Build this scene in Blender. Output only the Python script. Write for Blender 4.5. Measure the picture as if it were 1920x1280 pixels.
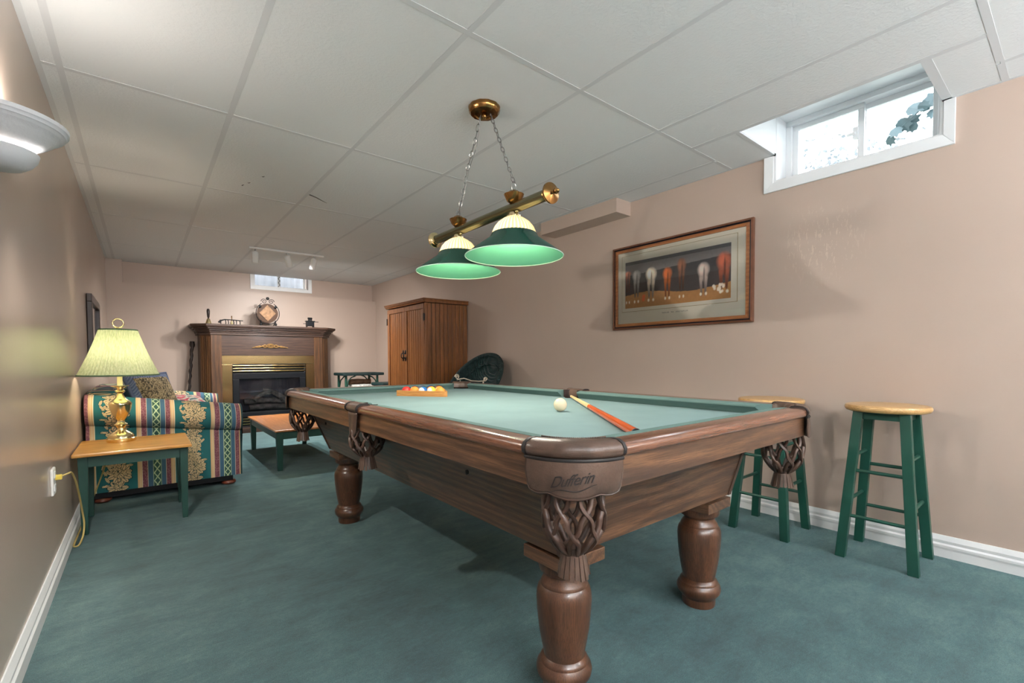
import bpy, bmesh, math, random
import numpy as np
from mathutils import Vector, Matrix
random.seed(7)
rng = np.random.default_rng(7)
PI = math.pi
scene = bpy.context.scene
COL = scene.collection
for o in list(bpy.data.objects):
    bpy.data.objects.remove(o, do_unlink=True)

# ------------------------------------------------------------------ camera
F_PX, YAW, PITCH, ROLL, CAM_Z, CY = 864.93, 0.6757, -0.03, -0.0042, 0.971, 697.89
cam_data = bpy.data.cameras.new('camera')
cam_data.sensor_fit = 'HORIZONTAL'
cam_data.sensor_width = 36.0
cam_data.lens = F_PX / 1920.0 * 36.0
cam_data.shift_y = (CY - 640.0) / 1920.0
cam_data.clip_start = 0.02
cam = bpy.data.objects.new('camera', cam_data)
COL.objects.link(cam)
def _axis(a, b, fwd):
    cr, sr = math.cos(ROLL), math.sin(ROLL)
    a, b = cr*a + sr*b, -sr*a + cr*b
    X, Y, Z = a, fwd, -b
    cp, sp = math.cos(PITCH), math.sin(PITCH)
    Y, Z = cp*Y - sp*Z, sp*Y + cp*Z
    c, s = math.cos(YAW), math.sin(YAW)
    return Vector((c*X + s*Y, -s*X + c*Y, Z))
right, up, fw = _axis(1, 0, 0), _axis(0, -1, 0), _axis(0, 0, 1)
M = Matrix.Identity(4)
for i in range(3):
    M[i][0], M[i][1], M[i][2] = right[i], up[i], -fw[i]
M[2][3] = CAM_Z
cam.matrix_world = M
scene.camera = cam

# ------------------------------------------------------------------ view, sky
vs = scene.view_settings
vs.view_transform = 'Standard'; vs.look = 'None'; vs.gamma = 1.0; vs.use_curve_mapping = False
vs.exposure = 0.22
world = bpy.data.worlds.new('overcast_sky'); scene.world = world
world.use_nodes = True
wn = world.node_tree.nodes
wn['Background'].inputs[0].default_value = (0.86, 0.94, 1.0, 1)
wn['Background'].inputs[1].default_value = 8.0

def lamp(name, kind, loc, energy, color=(1, 1, 1), size=0.05, rot=(0, 0, 0), size_y=None, spot=None, parent=None, blend=.4):
    d = bpy.data.lights.new(name, kind)
    d.energy = energy; d.color = color
    if kind == 'AREA':
        d.size = size
        if size_y: d.shape = 'RECTANGLE'; d.size_y = size_y
    else:
        d.shadow_soft_size = size
    if kind == 'SPOT': d.spot_size = spot; d.spot_blend = blend
    o = bpy.data.objects.new(name, d); COL.objects.link(o)
    if parent is not None:
        o.parent = parent; o.location = Vector(loc) - ORG.get(parent.name, Vector())
    else: o.location = loc
    o.rotation_euler = rot
    return o
ORG = {}
WARM = (1.0, 0.86, 0.68)
SOFT = (1.0, 0.965, 0.92)
# sky portals in the two basement windows
p1 = lamp('window_daylight', 'AREA', (3.30, 0.84, 2.25), 1, size=0.74, size_y=0.44, rot=(0, PI/2, 0))
p1.data.cycles.is_portal = True
# the room goes on behind the camera: invented lamps added there as fill light
FILL_GLOBES = [((0.1, -1.0), 72.0), ((2.65, -1.1), 62.0)]
FILL_UPLIGHTS = [((0.6, -2.0), 110.0), ((1.7, -2.1), 90.0)]

# ------------------------------------------------------------------ mesh helpers
class MB:
    def __init__(s): s.v = []; s.f = []
    def add(s, vs, fs):
        n = len(s.v); s.v += [tuple(p) for p in vs]; s.f += [tuple(n+i for i in f) for f in fs]; return s
    def box(s, x0, x1, y0, y1, z0, z1):
        return s.add([(x0,y0,z0),(x1,y0,z0),(x1,y1,z0),(x0,y1,z0),(x0,y0,z1),(x1,y0,z1),(x1,y1,z1),(x0,y1,z1)],
                     [(0,3,2,1),(4,5,6,7),(0,1,5,4),(1,2,6,5),(2,3,7,6),(3,0,4,7)])
    def hexa(s, bot, top):
        return s.add(list(bot)+list(top), [(0,3,2,1),(4,5,6,7),(0,1,5,4),(1,2,6,5),(2,3,7,6),(3,0,4,7)])
    def prism(s, poly, a, b, axis='z'):
        n = len(poly)
        def P(p, t):
            return {'z': (p[0], p[1], t), 'x': (t, p[0], p[1]), 'y': (p[0], t, p[1])}[axis]
        vs = [P(p, a) for p in poly] + [P(p, b) for p in poly]
        fs = [tuple(range(n))[::-1], tuple(range(n, 2*n))] + [(i, (i+1) % n, n+(i+1) % n, n+i) for i in range(n)]
        return s.add(vs, fs)
    def loft(s, rings, closed=True, cap=True):
        n = len(rings[0]); vs = [p for r in rings for p in r]; fs = []
        m = n if closed else n-1
        for k in range(len(rings)-1):
            for i in range(m):
                j = (i+1) % n
                fs.append((k*n+i, k*n+j, (k+1)*n+j, (k+1)*n+i))
        if cap and closed:
            fs.append(tuple(range(n))[::-1]); fs.append(tuple((len(rings)-1)*n+i for i in range(n)))
        return s.add(vs, fs)
    def lathe(s, prof, c=(0,0,0), n=24, a0=0.0, a1=2*PI, axis='z', rmod=None):
        full = abs(a1-a0-2*PI) < 1e-6
        m = n if full else n+1
        rings = []
        for r, z in prof:
            ring = []
            for i in range(m):
                a = a0 + (a1-a0)*i/n
                rr = r*(rmod(a, z) if rmod else 1)
                x, y = rr*math.cos(a), rr*math.sin(a)
                p = {'z': (x, y, z), 'x': (z, x, y), 'y': (x, z, y)}[axis]
                ring.append((c[0]+p[0], c[1]+p[1], c[2]+p[2]))
            rings.append(ring)
        return s.loft(rings, closed=full, cap=full)
    def tube(s, pts, r, n=8, closed=False, flat=1.0):
        pts = [Vector(p) for p in pts]; N = len(pts)
        rs = r if isinstance(r, (list, tuple)) else [r]*N
        rings = []; prev = None
        for i, p in enumerate(pts):
            if closed: t = pts[(i+1) % N] - pts[i-1]
            else: t = pts[min(i+1, N-1)] - pts[max(i-1, 0)]
            t.normalize()
            if prev is None:
                u = t.cross(Vector((0, 0, 1)))
                if u.length < 1e-3: u = t.cross(Vector((1, 0, 0)))
            else: u = prev - t*prev.dot(t)
            u.normalize(); prev = u; w = t.cross(u)
            rings.append([tuple(p + (u*math.cos(2*PI*k/n) + w*flat*math.sin(2*PI*k/n))*rs[i]) for k in range(n)])
        if closed: rings.append(rings[0])
        return s.loft(rings, cap=not closed)
    def cyl(s, p0, p1, r0, r1=None, n=16):
        return s.tube([p0, p1], [r0, r0 if r1 is None else r1], n)
    def sphere(s, c, r, nu=20, nv=12, sc=(1,1,1)):
        rings = []
        for k in range(nv+1):
            t = PI*k/nv; rr = max(math.sin(t), 1e-4)
            rings.append([(c[0]+r*sc[0]*rr*math.cos(2*PI*i/nu), c[1]+r*sc[1]*rr*math.sin(2*PI*i/nu), c[2]-r*sc[2]*math.cos(t)) for i in range(nu)])
        return s.loft(rings)
    def build(s, name, mat, parent=None, smooth=None, bevel=0, org=None, segs=2):
        me = bpy.data.meshes.new(name)
        if parent is not None: off = ORG.get(parent.name, Vector())
        else: off = Vector(org) if org is not None else Vector()
        me.from_pydata([(x-off[0], y-off[1], z-off[2]) for x, y, z in s.v], [], s.f)
        bm = bmesh.new(); bm.from_mesh(me)
        bmesh.ops.recalc_face_normals(bm, faces=bm.faces[:]); bm.to_mesh(me); bm.free()
        if smooth is not None:
            me.shade_smooth(); me.set_sharp_from_angle(angle=math.radians(smooth))
        if mat is not None: me.materials.append(mat)
        return link(name, me, parent, off, bevel, segs)
def link(name, me, parent=None, off=None, bevel=0, segs=2):
    o = bpy.data.objects.new(name, me); COL.objects.link(o)
    if parent is not None: o.parent = parent; ORG[o.name] = ORG.get(parent.name, Vector())
    else:
        o.location = off if off is not None else Vector(); ORG[o.name] = Vector(o.location)
    if bevel:
        b = o.modifiers.new('bevel', 'BEVEL'); b.width = bevel; b.segments = segs; b.limit_method = 'ANGLE'; b.angle_limit = 0.6
    return o
def tag(o, label, cat, group=None, kind=None):
    o['label'] = label; o['category'] = cat
    if group: o['group'] = group
    if kind: o['kind'] = kind
    return o
def thing(name, label, cat, loc=(0,0,0), group=None, local=False):
    o = bpy.data.objects.new(name, None); COL.objects.link(o)
    o.empty_display_size = 0.1
    o.location = loc; ORG[o.name] = Vector((0,0,0)) if local else Vector(loc)
    return tag(o, label, cat, group)
def struct(o, label, cat='wall'):
    o['kind'] = 'structure'; o['label'] = label; o['category'] = cat; return o
def dup(root, loc, rotz=0, label=None):
    def rec(o, par):
        c = o.copy(); COL.objects.link(c); c.parent = par
        for ch in o.children: rec(ch, c)
        return c
    r = rec(root, None); r.location = loc; r.rotation_euler = (0, 0, rotz)
    if label: r['label'] = label
    return r
def grid_obj(name, P, C, mat, parent, closed_u=False, rough=None):
    """P: (nu,nv,3) numpy array of points, C: (nu,nv,3) linear colours or None."""
    nu, nv = P.shape[:2]
    off = np.array(ORG.get(parent.name, Vector())) if parent is not None else np.zeros(3)
    V = (P - off).reshape(-1, 3)
    iu, iv = np.meshgrid(np.arange(nu-1), np.arange(nv-1), indexing='ij')
    a = (iu*nv+iv).ravel(); Fq = np.stack([a, a+nv, a+nv+1, a+1], 1)
    me = bpy.data.meshes.new(name)
    me.vertices.add(len(V)); me.vertices.foreach_set('co', V.ravel().astype(np.float32))
    me.loops.add(len(Fq)*4); me.loops.foreach_set('vertex_index', Fq.ravel().astype(np.int32))
    me.polygons.add(len(Fq)); me.polygons.foreach_set('loop_start', np.arange(0, len(Fq)*4, 4, dtype=np.int32))
    me.update(); me.validate()
    me.shade_smooth()
    if C is not None:
        at = me.color_attributes.new('Col', 'FLOAT_COLOR', 'POINT')
        at.data.foreach_set('color', np.concatenate([C.reshape(-1, 3), np.ones((len(V), 1))], 1).ravel().astype(np.float32))
    me.materials.append(mat)
    return link(name, me, parent)

# ------------------------------------------------------------------ materials
def lin(r, g, b):
    f = lambda c: (c/255/12.92 if c/255 <= .04045 else ((c/255+.055)/1.055)**2.4)
    return (f(r), f(g), f(b))
class MT:
    def __init__(s, name, rough=.6, metal=0.0, spec=.5):
        s.m = bpy.data.materials.new(name); s.m.use_nodes = True
        s.t = s.m.node_tree; s.n = s.t.nodes; s.b = s.n['Principled BSDF']
        s.b.inputs['Roughness'].default_value = rough; s.b.inputs['Metallic'].default_value = metal
        s.b.inputs['Specular IOR Level'].default_value = spec
    def new(s, kind, **kw):
        n = s.n.new(kind)
        for k, v in kw.items():
            if k in n.inputs: n.inputs[k].default_value = v
            else: setattr(n, k, v)
        return n
    def l(s, a, b): s.t.links.new(a, b)
    def coords(s, scale=(1,1,1), loc=(0,0,0)):
        tc = s.new('ShaderNodeTexCoord'); mp = s.new('ShaderNodeMapping')
        mp.inputs['Scale'].default_value = scale; mp.inputs['Location'].default_value = loc
        s.l(tc.outputs['Object'], mp.inputs['Vector']); return mp.outputs[0]
    def noise(s, vec, scale, detail=4, rough=.55, dist=0.0):
        n = s.new('ShaderNodeTexNoise'); n.inputs['Scale'].default_value = scale; n.inputs['Detail'].default_value = detail
        n.inputs['Roughness'].default_value = rough; n.inputs['Distortion'].default_value = dist
        s.l(vec, n.inputs['Vector']); return n.outputs['Fac']
    def ramp(s, fac, stops, interp='LINEAR'):
        r = s.new('ShaderNodeValToRGB'); e = r.color_ramp.elements; r.color_ramp.interpolation = interp
        while len(e) < len(stops): e.new(0.5)
        for i, (p, c) in enumerate(stops): e[i].position = p; e[i].color = (*c, 1) if len(c) == 3 else c
        s.l(fac, r.inputs[0]); return r.outputs[0]
    def mix(s, fac, a, b, mode='MIX'):
        m = s.new('ShaderNodeMix'); m.data_type = 'RGBA'; m.blend_type = mode
        for sock, v in ((m.inputs[0], fac), (m.inputs[6], a), (m.inputs[7], b)):
            if isinstance(v, (int, float)): sock.default_value = v
            elif isinstance(v, tuple): sock.default_value = (*v, 1)
            else: s.l(v, sock)
        return m.outputs[2]
    def math(s, op, a, b=None):
        m = s.new('ShaderNodeMath', operation=op)
        for sock, v in ((m.inputs[0], a), (m.inputs[1], b)):
            if v is None: continue
            if isinstance(v, (int, float)): sock.default_value = v
            else: s.l(v, sock)
        return m.outputs[0]
    def color(s, c):
        if isinstance(c, tuple): s.b.inputs['Base Color'].default_value = (*c, 1)
        else: s.l(c, s.b.inputs['Base Color'])
        return s
    def bump(s, h, strength=.3, dist=.01):
        b = s.new('ShaderNodeBump'); b.inputs['Strength'].default_value = strength; b.inputs['Distance'].default_value = dist
        s.l(h, b.inputs['Height']); s.l(b.outputs[0], s.b.inputs['Normal']); return s
def plain(name, c, rough=.6, metal=0.0, var=0.0, scale=8, bump=0, spec=.5, bscale=None, bdist=.005, emit=None):
    m = MT(name, rough, metal, spec); v = m.coords()
    if var:
        f = m.noise(v, scale, 5)
        m.color(m.ramp(f, [(.3, tuple(x*(1-var) for x in c)), (.7, tuple(min(x*(1+var), 1) for x in c))]))
    else: m.color(c)
    if bump: m.bump(m.noise(v, bscale or scale*8, 3), bump, bdist)
    if emit: m.b.inputs['Emission Color'].default_value = (*emit[0], 1); m.b.inputs['Emission Strength'].default_value = emit[1]
    return m.m
def wood(name, dark, light, axis='y', scale=1.0, rough=.4, coat=.0, ring=.5):
    m = MT(name, rough)
    k = {'x': (.12, 1, 1), 'y': (1, .12, 1), 'z': (1, 1, .12)}[axis]
    v = m.coords(tuple(q*scale for q in k))
    n1 = m.noise(v, 9, 5, .6, .8)
    w = m.new('ShaderNodeTexWave', wave_type='RINGS', rings_direction={'x': 'X', 'y': 'Y', 'z': 'Z'}[axis])
    w.inputs['Scale'].default_value = 5.5; w.inputs['Distortion'].default_value = 9; w.inputs['Detail'].default_value = 3; w.inputs['Detail Scale'].default_value = 1.2
    m.l(v, w.inputs['Vector'])
    k2 = {'x': (.03, 1, 1), 'y': (1, .03, 1), 'z': (1, 1, .03)}[axis]
    v2 = m.coords(tuple(q*scale for q in k2))
    fine = m.noise(v2, 160, 3, .7)
    base = m.ramp(m.math('ADD', m.math('MULTIPLY', n1, 1-ring*.6), m.math('MULTIPLY', w.outputs['Fac'], ring*.6)), [(.22, dark), (.5, tuple((a+b)/2 for a, b in zip(dark, light))), (.75, light)])
    col = m.mix(m.math('MULTIPLY', m.ramp(fine, [(.42, (1, 1, 1)), (.55, (0, 0, 0))]), .55), base, tuple(c*.6 for c in dark))
    m.color(col); m.bump(fine, .12, .002)
    if coat: m.b.inputs['Coat Weight'].default_value = coat; m.b.inputs['Coat Roughness'].default_value = .12
    return m.m
def vcol(name, rough=.85, bump=.0, spec=.3):
    m = MT(name, rough, 0, spec); a = m.new('ShaderNodeAttribute'); a.attribute_name = 'Col'
    m.color(a.outputs['Color'])
    if bump: m.bump(m.noise(m.coords(), 420, 2), bump, .002)
    return m.m
def glass_pane(name, tint=(1, 1, 1), gloss=.04):
    m = MT(name); t = m.t
    tr = m.new('ShaderNodeBsdfTransparent'); tr.inputs[0].default_value = (*tint, 1)
    gl = m.new('ShaderNodeBsdfGlossy'); gl.inputs['Roughness'].default_value = gloss
    fr = m.new('ShaderNodeFresnel'); fr.inputs[0].default_value = 1.45
    mx = m.new('ShaderNodeMixShader'); m.l(fr.outputs[0], mx.inputs[0]); m.l(tr.outputs[0], mx.inputs[1]); m.l(gl.outputs[0], mx.inputs[2])
    m.l(mx.outputs[0], m.n['Material Output'].inputs[0]); return m.m

WALL_C = lin(187, 168, 155)
def wall_mat(name, rough, scuff=False):
    m = MT(name, rough, 0, .5); v = m.coords()
    f = m.noise(v, 1.3, 3)
    col = m.ramp(f, [(.3, tuple(c*.96 for c in WALL_C)), (.7, tuple(c*1.03 for c in WALL_C))])
    if scuff:
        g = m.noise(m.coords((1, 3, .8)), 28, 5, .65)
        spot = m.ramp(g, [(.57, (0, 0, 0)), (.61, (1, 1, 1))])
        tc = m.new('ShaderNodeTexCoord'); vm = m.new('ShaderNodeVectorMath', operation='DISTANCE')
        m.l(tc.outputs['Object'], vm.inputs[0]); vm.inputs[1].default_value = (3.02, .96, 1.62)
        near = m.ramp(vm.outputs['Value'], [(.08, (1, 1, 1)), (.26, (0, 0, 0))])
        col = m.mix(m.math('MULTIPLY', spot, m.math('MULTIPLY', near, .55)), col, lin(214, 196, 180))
    m.color(col)
    m.bump(m.noise(v, 130, 3), .06, .004); return m.m
M_WALL = wall_mat('painted_wall', .42)
M_WALL_R = wall_mat('painted_wall_scuffed', .45, True)
M_WALL_L = wall_mat('painted_wall_satin', .25)
def carpet():
    m = MT('teal_carpet', .95, 0, .15); v = m.coords()
    big = m.noise(m.coords((1, .55, 1)), 1.5, 5, .6, .5)
    mid = m.noise(m.coords((1, 2.2, 1)), 5, 4, .6, .4)
    fine = m.noise(v, 260, 4, .8)
    tuft = m.noise(m.coords((1, 1.6, 1)), 45, 4, .7, .3)
    col = m.ramp(m.math('ADD', m.math('MULTIPLY', big, .5), m.math('ADD', m.math('MULTIPLY', mid, .28), m.math('MULTIPLY', tuft, .22))),
                 [(.37, lin(42, 86, 92)), (.5, lin(74, 124, 128)), (.63, lin(116, 160, 157))])
    col = m.mix(m.math('MULTIPLY', m.ramp(fine, [(.34, (1, 1, 1)), (.58, (0, 0, 0))]), .65), col, lin(32, 66, 72))
    m.color(col); m.bump(fine, .9, .012)
    m.b.inputs['Sheen Weight'].default_value = .25; m.b.inputs['Sheen Roughness'].default_value = .6
    return m.m
M_CARPET = carpet()
def tile_mat():
    m = MT('ceiling_tile_white', .85, 0, .2); v = m.coords()
    m.color(lin(228, 229, 230))
    h = m.noise(m.coords((1, 1, 1)), 70, 4, .6, .3); m.bump(h, .35, .006); return m.m
M_TILE = tile_mat()
M_TEE = plain('tee_enamel_white', lin(212, 213, 215), .6)
M_TRIM = plain('white_trim_paint', lin(236, 238, 240), .4, var=.02)
M_WHITE = plain('white_enamel', lin(232, 232, 230), .45)
M_PLASTER = plain('white_plaster', lin(214, 216, 220), .75, bump=.3, scale=6, bscale=60)
M_TBL = wood('walnut_oak', lin(62, 41, 29), lin(122, 86, 60), 'y', 2.2, .36, .25)
M_TBLX = wood('walnut_oak_cross', lin(62, 41, 29), lin(122, 86, 60), 'x', 2.2, .36, .25)
M_TBLZ = wood('walnut_turned', lin(62, 38, 26), lin(104, 68, 46), 'z', 2.0, .33, .3, .2)
M_RAIL = wood('polished_walnut', lin(92, 56, 40), lin(142, 92, 66), 'y', 3, .22, .7, .2)
M_RAILX = wood('polished_walnut_cross', lin(92, 56, 40), lin(142, 92, 66), 'x', 3, .22, .7, .2)
M_LEATHER = plain('brown_leather', lin(82, 64, 54), .34, var=.45, scale=14, bump=.25, bscale=220, bdist=.002)
M_LEATHER_D = plain('dark_leather_net', lin(70, 50, 40), .42, var=.35, scale=30, bump=.2, bscale=200, bdist=.002)
M_LINER = plain('black_leather_liner', lin(58, 46, 44), .25)
M_INK = plain('embossed_black', lin(26, 22, 22), .6)
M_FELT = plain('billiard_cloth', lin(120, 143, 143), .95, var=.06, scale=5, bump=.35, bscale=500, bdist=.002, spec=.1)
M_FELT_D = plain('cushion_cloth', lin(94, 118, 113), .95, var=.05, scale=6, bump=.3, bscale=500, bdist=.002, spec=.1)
M_BRASS = plain('polished_brass', lin(232, 214, 168), .16, 1.0, var=.08, scale=6)
M_BRASS_A = plain('antique_brass', lin(150, 112, 66), .22, 1.0, var=.25, scale=30)
M_BRASS_G = plain('brushed_brass', lin(128, 124, 98), .24, 1.0)
M_CHROME = plain('grey_chain_metal', lin(150, 150, 150), .3, .9)
M_GREEN = plain('dark_green_paint', lin(20, 68, 56), .4, var=.12, scale=6)
M_GREEN_T = plain('table_green_paint', lin(34, 70, 62), .42, var=.1, scale=6)
M_SEAT = wood('maple_seat', lin(196, 150, 92), lin(226, 186, 128), 'y', 1.4, .35, .2, .25)
M_HONEY = wood('honey_oak', lin(190, 128, 58), lin(232, 178, 96), 'x', 1.8, .35, .2, .3)
M_HONEY_D = wood('amber_oak', lin(168, 100, 50), lin(206, 140, 80), 'y', 1.8, .3, .3, .3)
M_OAKD = wood('dark_oak', lin(56, 36, 22), lin(112, 74, 42), 'z', 1.3, .42, .1, .45)
M_OAKDX = wood('dark_oak_cross', lin(50, 34, 28), lin(86, 60, 46), 'x', 1.6, .42, .1, .4)
M_CHERRY = wood('cherry_beadboard', lin(108, 64, 32), lin(154, 98, 54), 'z', 1.8, .32, .25, .3)
M_BLACK = plain('black_iron', lin(15, 16, 20), .5, 0, var=.2, scale=20, spec=.3)
M_BLACKM = plain('black_metal_sheet', lin(10, 13, 20), .5, spec=.3)
M_DARK = plain('dark_interior', lin(40, 40, 44), .8)
# ================================================================== the room
XL, XR, YB, YF, YR, H = -0.318, 3.02, -2.6, 7.35, 7.50, 2.191
LEDGE = 1.915
def quad_wall(name, boxes, mat, label):
    b = MB()
    for q in boxes: b.box(*q)
    return struct(b.build(name, mat), label)
struct(MB().box(XL-.1, XR+.1, YB-.1, YR+.1, -.12, 0).build('floor', M_CARPET), 'worn teal green wall-to-wall carpet', 'carpet')
wl = quad_wall('wall_left', [(XL-.12, XL, YB, YR, 0, 2.5)], M_WALL_L, 'beige satin wall on the left with the lamp against it')
WY0, WY1, WZ0, WZ1 = .455, 1.215, 2.03, 2.44
wr = quad_wall('wall_right', [(XR, XR+.28, YB, WY0, 0, 2.5), (XR, XR+.28, WY1, YR+.2, 0, 2.5), (XR, XR+.28, WY0, WY1, 0, WZ0), (XR, XR+.28, WY0, WY1, WZ1, 2.5)], M_WALL_R, 'beige wall on the right with framed print and window')
VX0, VX1, VZ0 = 1.275, 2.01, 2.03
quad_wall('wall_far', [(XL, XR, YF, YR+.2, 0, LEDGE), (XL, -.165, YF, YR+.2, LEDGE, 2.5),
                       (-.165, VX0, YR, YR+.2, LEDGE, 2.5), (VX1, XR, YR, YR+.2, LEDGE, 2.5), (VX0, VX1, YR, YR+.2, LEDGE, VZ0), (VX0, VX1, YR, YR+.2, 2.32, 2.5)], M_WALL, 'beige far wall with recessed upper band behind the fireplace')
quad_wall('wall_back', [(XL-.12, XR+.28, YB-.12, YB, 0, 2.5)], M_WALL, 'beige wall behind the camera')
quad_wall('trim_1', [(2.845, XR, 2.27, 3.12, 2.085, H+.03)], M_WALL, 'small beige boxed duct high on the right wall')

# suspended ceiling: deck above, tees, tiles
ceil = MB().box(XL-.1, 2.5, YB, YR+.2, 2.52, 2.56).box(2.5, XR+.28, YB, YR+.2, 2.52, 2.56).build('ceiling', M_TEE)
struct(ceil, 'white suspended ceiling of rectangular tiles in a tee grid', 'ceiling')
xs = [XL] + [-.2397+.61*k for k in range(6)] + [XR]
ys = [YB, -2.199, -.9737] + [.252+1.2257*k for k in range(6)] + [YR]
NX0, NX1, NY0, NY1 = 2.55, XR, .46, 1.205
TT = .012
tees = MB()
def tee(x0, x1, y0, y1): MB().box(x0, x1, y0, y1, H, H+.012).build('tee', M_TEE, ceil)
for x in xs[1:-1]:
    if abs(x-2.8103) < .01:
        tee(x-TT, x+TT, YB, ys[3]); tee(x-TT, x+TT, ys[4], YR)
    else: tee(x-TT, x+TT, YB, YR)
for y in ys[1:-1]: 
    for a, b in zip(xs[:-1], xs[1:]): tee(a+(TT if a > XL else .022), b-(TT if b < XR else .02), y-TT, y+TT)
tee(XL, XL+.022, YB, YR); tee(XR-.02, XR, YB, NY0); tee(XR-.02, XR, NY1, YR)
tee(NX0-.03, NX0, ys[3]+TT, ys[4]-TT)
tee(NX0, XR, NY0-.035, NY0); tee(NX0, XR, NY1, NY1+.02)
tile_cache = {}
def tile(x0, x1, y0, y1):
    g = .001
    key = (round(x1-x0, 4), round(y1-y0, 4))
    if key not in tile_cache:
        w, d = (x1-x0)/2-g, (y1-y0)/2-g
        o = MB().box(-w, w, -d, d, 0, .014).build('ceiling_tile', M_TILE, ceil); o.location = ((x0+x1)/2, (y0+y1)/2, H+.0012); tile_cache[key] = o
    else:
        o = tile_cache[key].copy(); COL.objects.link(o); o.location = ((x0+x1)/2, (y0+y1)/2, H+.0012)
    return o
for i, (a, b) in enumerate(zip(xs[:-1], xs[1:])):
    for j, (c, d) in enumerate(zip(ys[:-1], ys[1:])):
        if j == 3 and a > 2.1:      # the bay cut open in front of the window
            continue
        tile(a, b, c, d)
tile(2.2003, NX0, ys[3], ys[4])
tile(NX0, XR, ys[3], NY0-.01); tile(NX0, XR, NY1+.01, ys[4])
# cheeks and head of the opening that lets the window rise above the tiles
quad_wall('trim_2', [(NX0-.02, NX0, NY0-.02, NY1+.02, H+.012, 2.46), (NX0, XR, NY0-.02, NY0, H+.012, 2.46), (NX0, XR, NY1, NY1+.02, H+.012, 2.46), (NX0, XR, NY0, NY1, 2.44, 2.46)], M_TRIM, 'white boxed opening in the ceiling before the window')
# a few cracks and nicks in the tiles
M_CRACK = plain('crack_grey', lin(96, 96, 96), .9)
def crack(pts, w):
    b = MB(); n = len(pts)
    for k in range(n-1):
        p, q = Vector(pts[k]), Vector(pts[k+1]); d = (q-p).normalized(); s = Vector((-d.y, d.x)); wa, wb = w*(1-.8*k/(n-1))+.001, w*(1-.8*(k+1)/(n-1))+.001
        ring = [p-s*wa, q-s*wb, q+s*wb, p+s*wa]
        b.hexa([(v.x, v.y, H+.0004) for v in ring], [(v.x, v.y, H+.004) for v in ring])
    b.build('tile_crack', M_CRACK, ceil)
crack([(.995, 3.636), (1.059, 3.673), (1.105, 3.712), (1.156, 3.75)], .008)
crack([(.655, 3.48), (.665, 3.46)], .005); crack([(.60, 3.66), (.61, 3.64)], .005); crack([(.575, 3.74), (.58, 3.71)], .004)

# baseboards
def base_profile(d, h=.105):   # (distance from wall, z)
    return [(0, 0), (.014, 0), (.014, .04), (.017, .05), (.017, .06), (.011, .068), (.013, .082), (.008, .095), (.004, h), (0, h)]
struct(MB().prism([(XL+d, z) for d, z in base_profile(0)], YB, YF, 'y').build('baseboard_left', M_TRIM), 'white moulded baseboard along the left wall', 'baseboard')
struct(MB().prism([(XR-d, z) for d, z in base_profile(0)][::-1], YB, YF, 'y').build('baseboard_right', M_TRIM), 'white moulded baseboard along the right wall', 'baseboard')
struct(MB().prism([(YF-d, z) for d, z in base_profile(0)], XL+.02, XR-.02, 'x').build('baseboard_far', M_TRIM), 'white moulded baseboard under the far wall', 'baseboard')

# ------------------------------------------------------------------ window in the right wall
M_GLASS = glass_pane('clear_window_glass')
M_VINYL = plain('white_vinyl', lin(238, 240, 242), .35)
win = bpy.data.objects.new('window_1', None); COL.objects.link(win); win.location = (XR, .84, 2.03); ORG['window_1'] = Vector(win.location)
struct(win, 'small white sliding basement window high in the right wall', 'window')
to0, to1, tz = .412, 1.268, 1.975
def casing(poly_o, poly_i, name):  # mitred board on the wall plane
    b = MB()
    (y0, z0), (y1, z1) = poly_o; (a0, c0), (a1, c1) = poly_i
    b.hexa([(XR, y0, z0), (XR, y1, z1), (XR, a1, c1), (XR, a0, c0)], [(XR-.016, y0, z0), (XR-.016, y1, z1), (XR-.011, a1, c1), (XR-.011, a0, c0)])
    b.build(name, M_TRIM, win, bevel=.002)
casing(((to0, tz), (to1, tz)), ((WY0, WZ0), (WY1, WZ0)), 'casing')
casing(((to1, tz), (to1, 2.19)), ((WY1, WZ0), (WY1, 2.19)), 'casing')
casing(((to0, tz), (to0, 2.19)), ((WY0, WZ0), (WY0, 2.19)), 'casing')
fr = MB(); X0, X1 = XR+.15, XR+.24
fr.box(XR, XR+.28, WY1-.012, WY1, WZ0, WZ1).box(XR, XR+.28, WY0, WY0+.012, WZ0, WZ1).box(XR, XR+.28, WY0+.012, WY1-.012, WZ0, WZ0+.012).box(XR, XR+.28, WY0+.012, WY1-.012, WZ1-.012, WZ1)
fr.build('jamb_lining', M_VINYL, win)
def ring(name, x0, x1, y0, y1, z0, z1, w, m, par):
    b = MB().box(x0, x1, y0, y1, z0, z0+w).box(x0, x1, y0, y1, z1-w, z1).box(x0, x1, y0, y0+w, z0+w, z1-w).box(x0, x1, y1-w, y1, z0+w, z1-w)
    return b.build(name, m, par, bevel=.002)
ring('frame', XR+.14, XR+.25, WY0+.012, WY1-.012, WZ0+.012, WZ1-.012, .03, M_VINYL, win)
s1 = ring('sash', XR+.165, XR+.19, .81, WY1-.042, WZ0+.042, WZ1-.042, .03, M_VINYL, win)
MB().box(XR+.174, XR+.18, .84, WY1-.072, WZ0+.072, WZ1-.072).build('pane', M_GLASS, s1)
s2 = ring('sash', XR+.2, XR+.225, WY0+.042, .84, WZ0+.042, WZ1-.042, .03, M_VINYL, win)
MB().box(XR+.21, XR+.216, WY0+.072, .81, WZ0+.072, WZ1-.072).build('pane', M_GLASS, s2)
lt = MB().box(XR+.15, XR+.166, .835, .86, 2.2, 2.27).box(XR+.14, XR+.152, .845, .885, 2.225, 2.24).build('latch', M_VINYL, win, bevel=.002)
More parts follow.
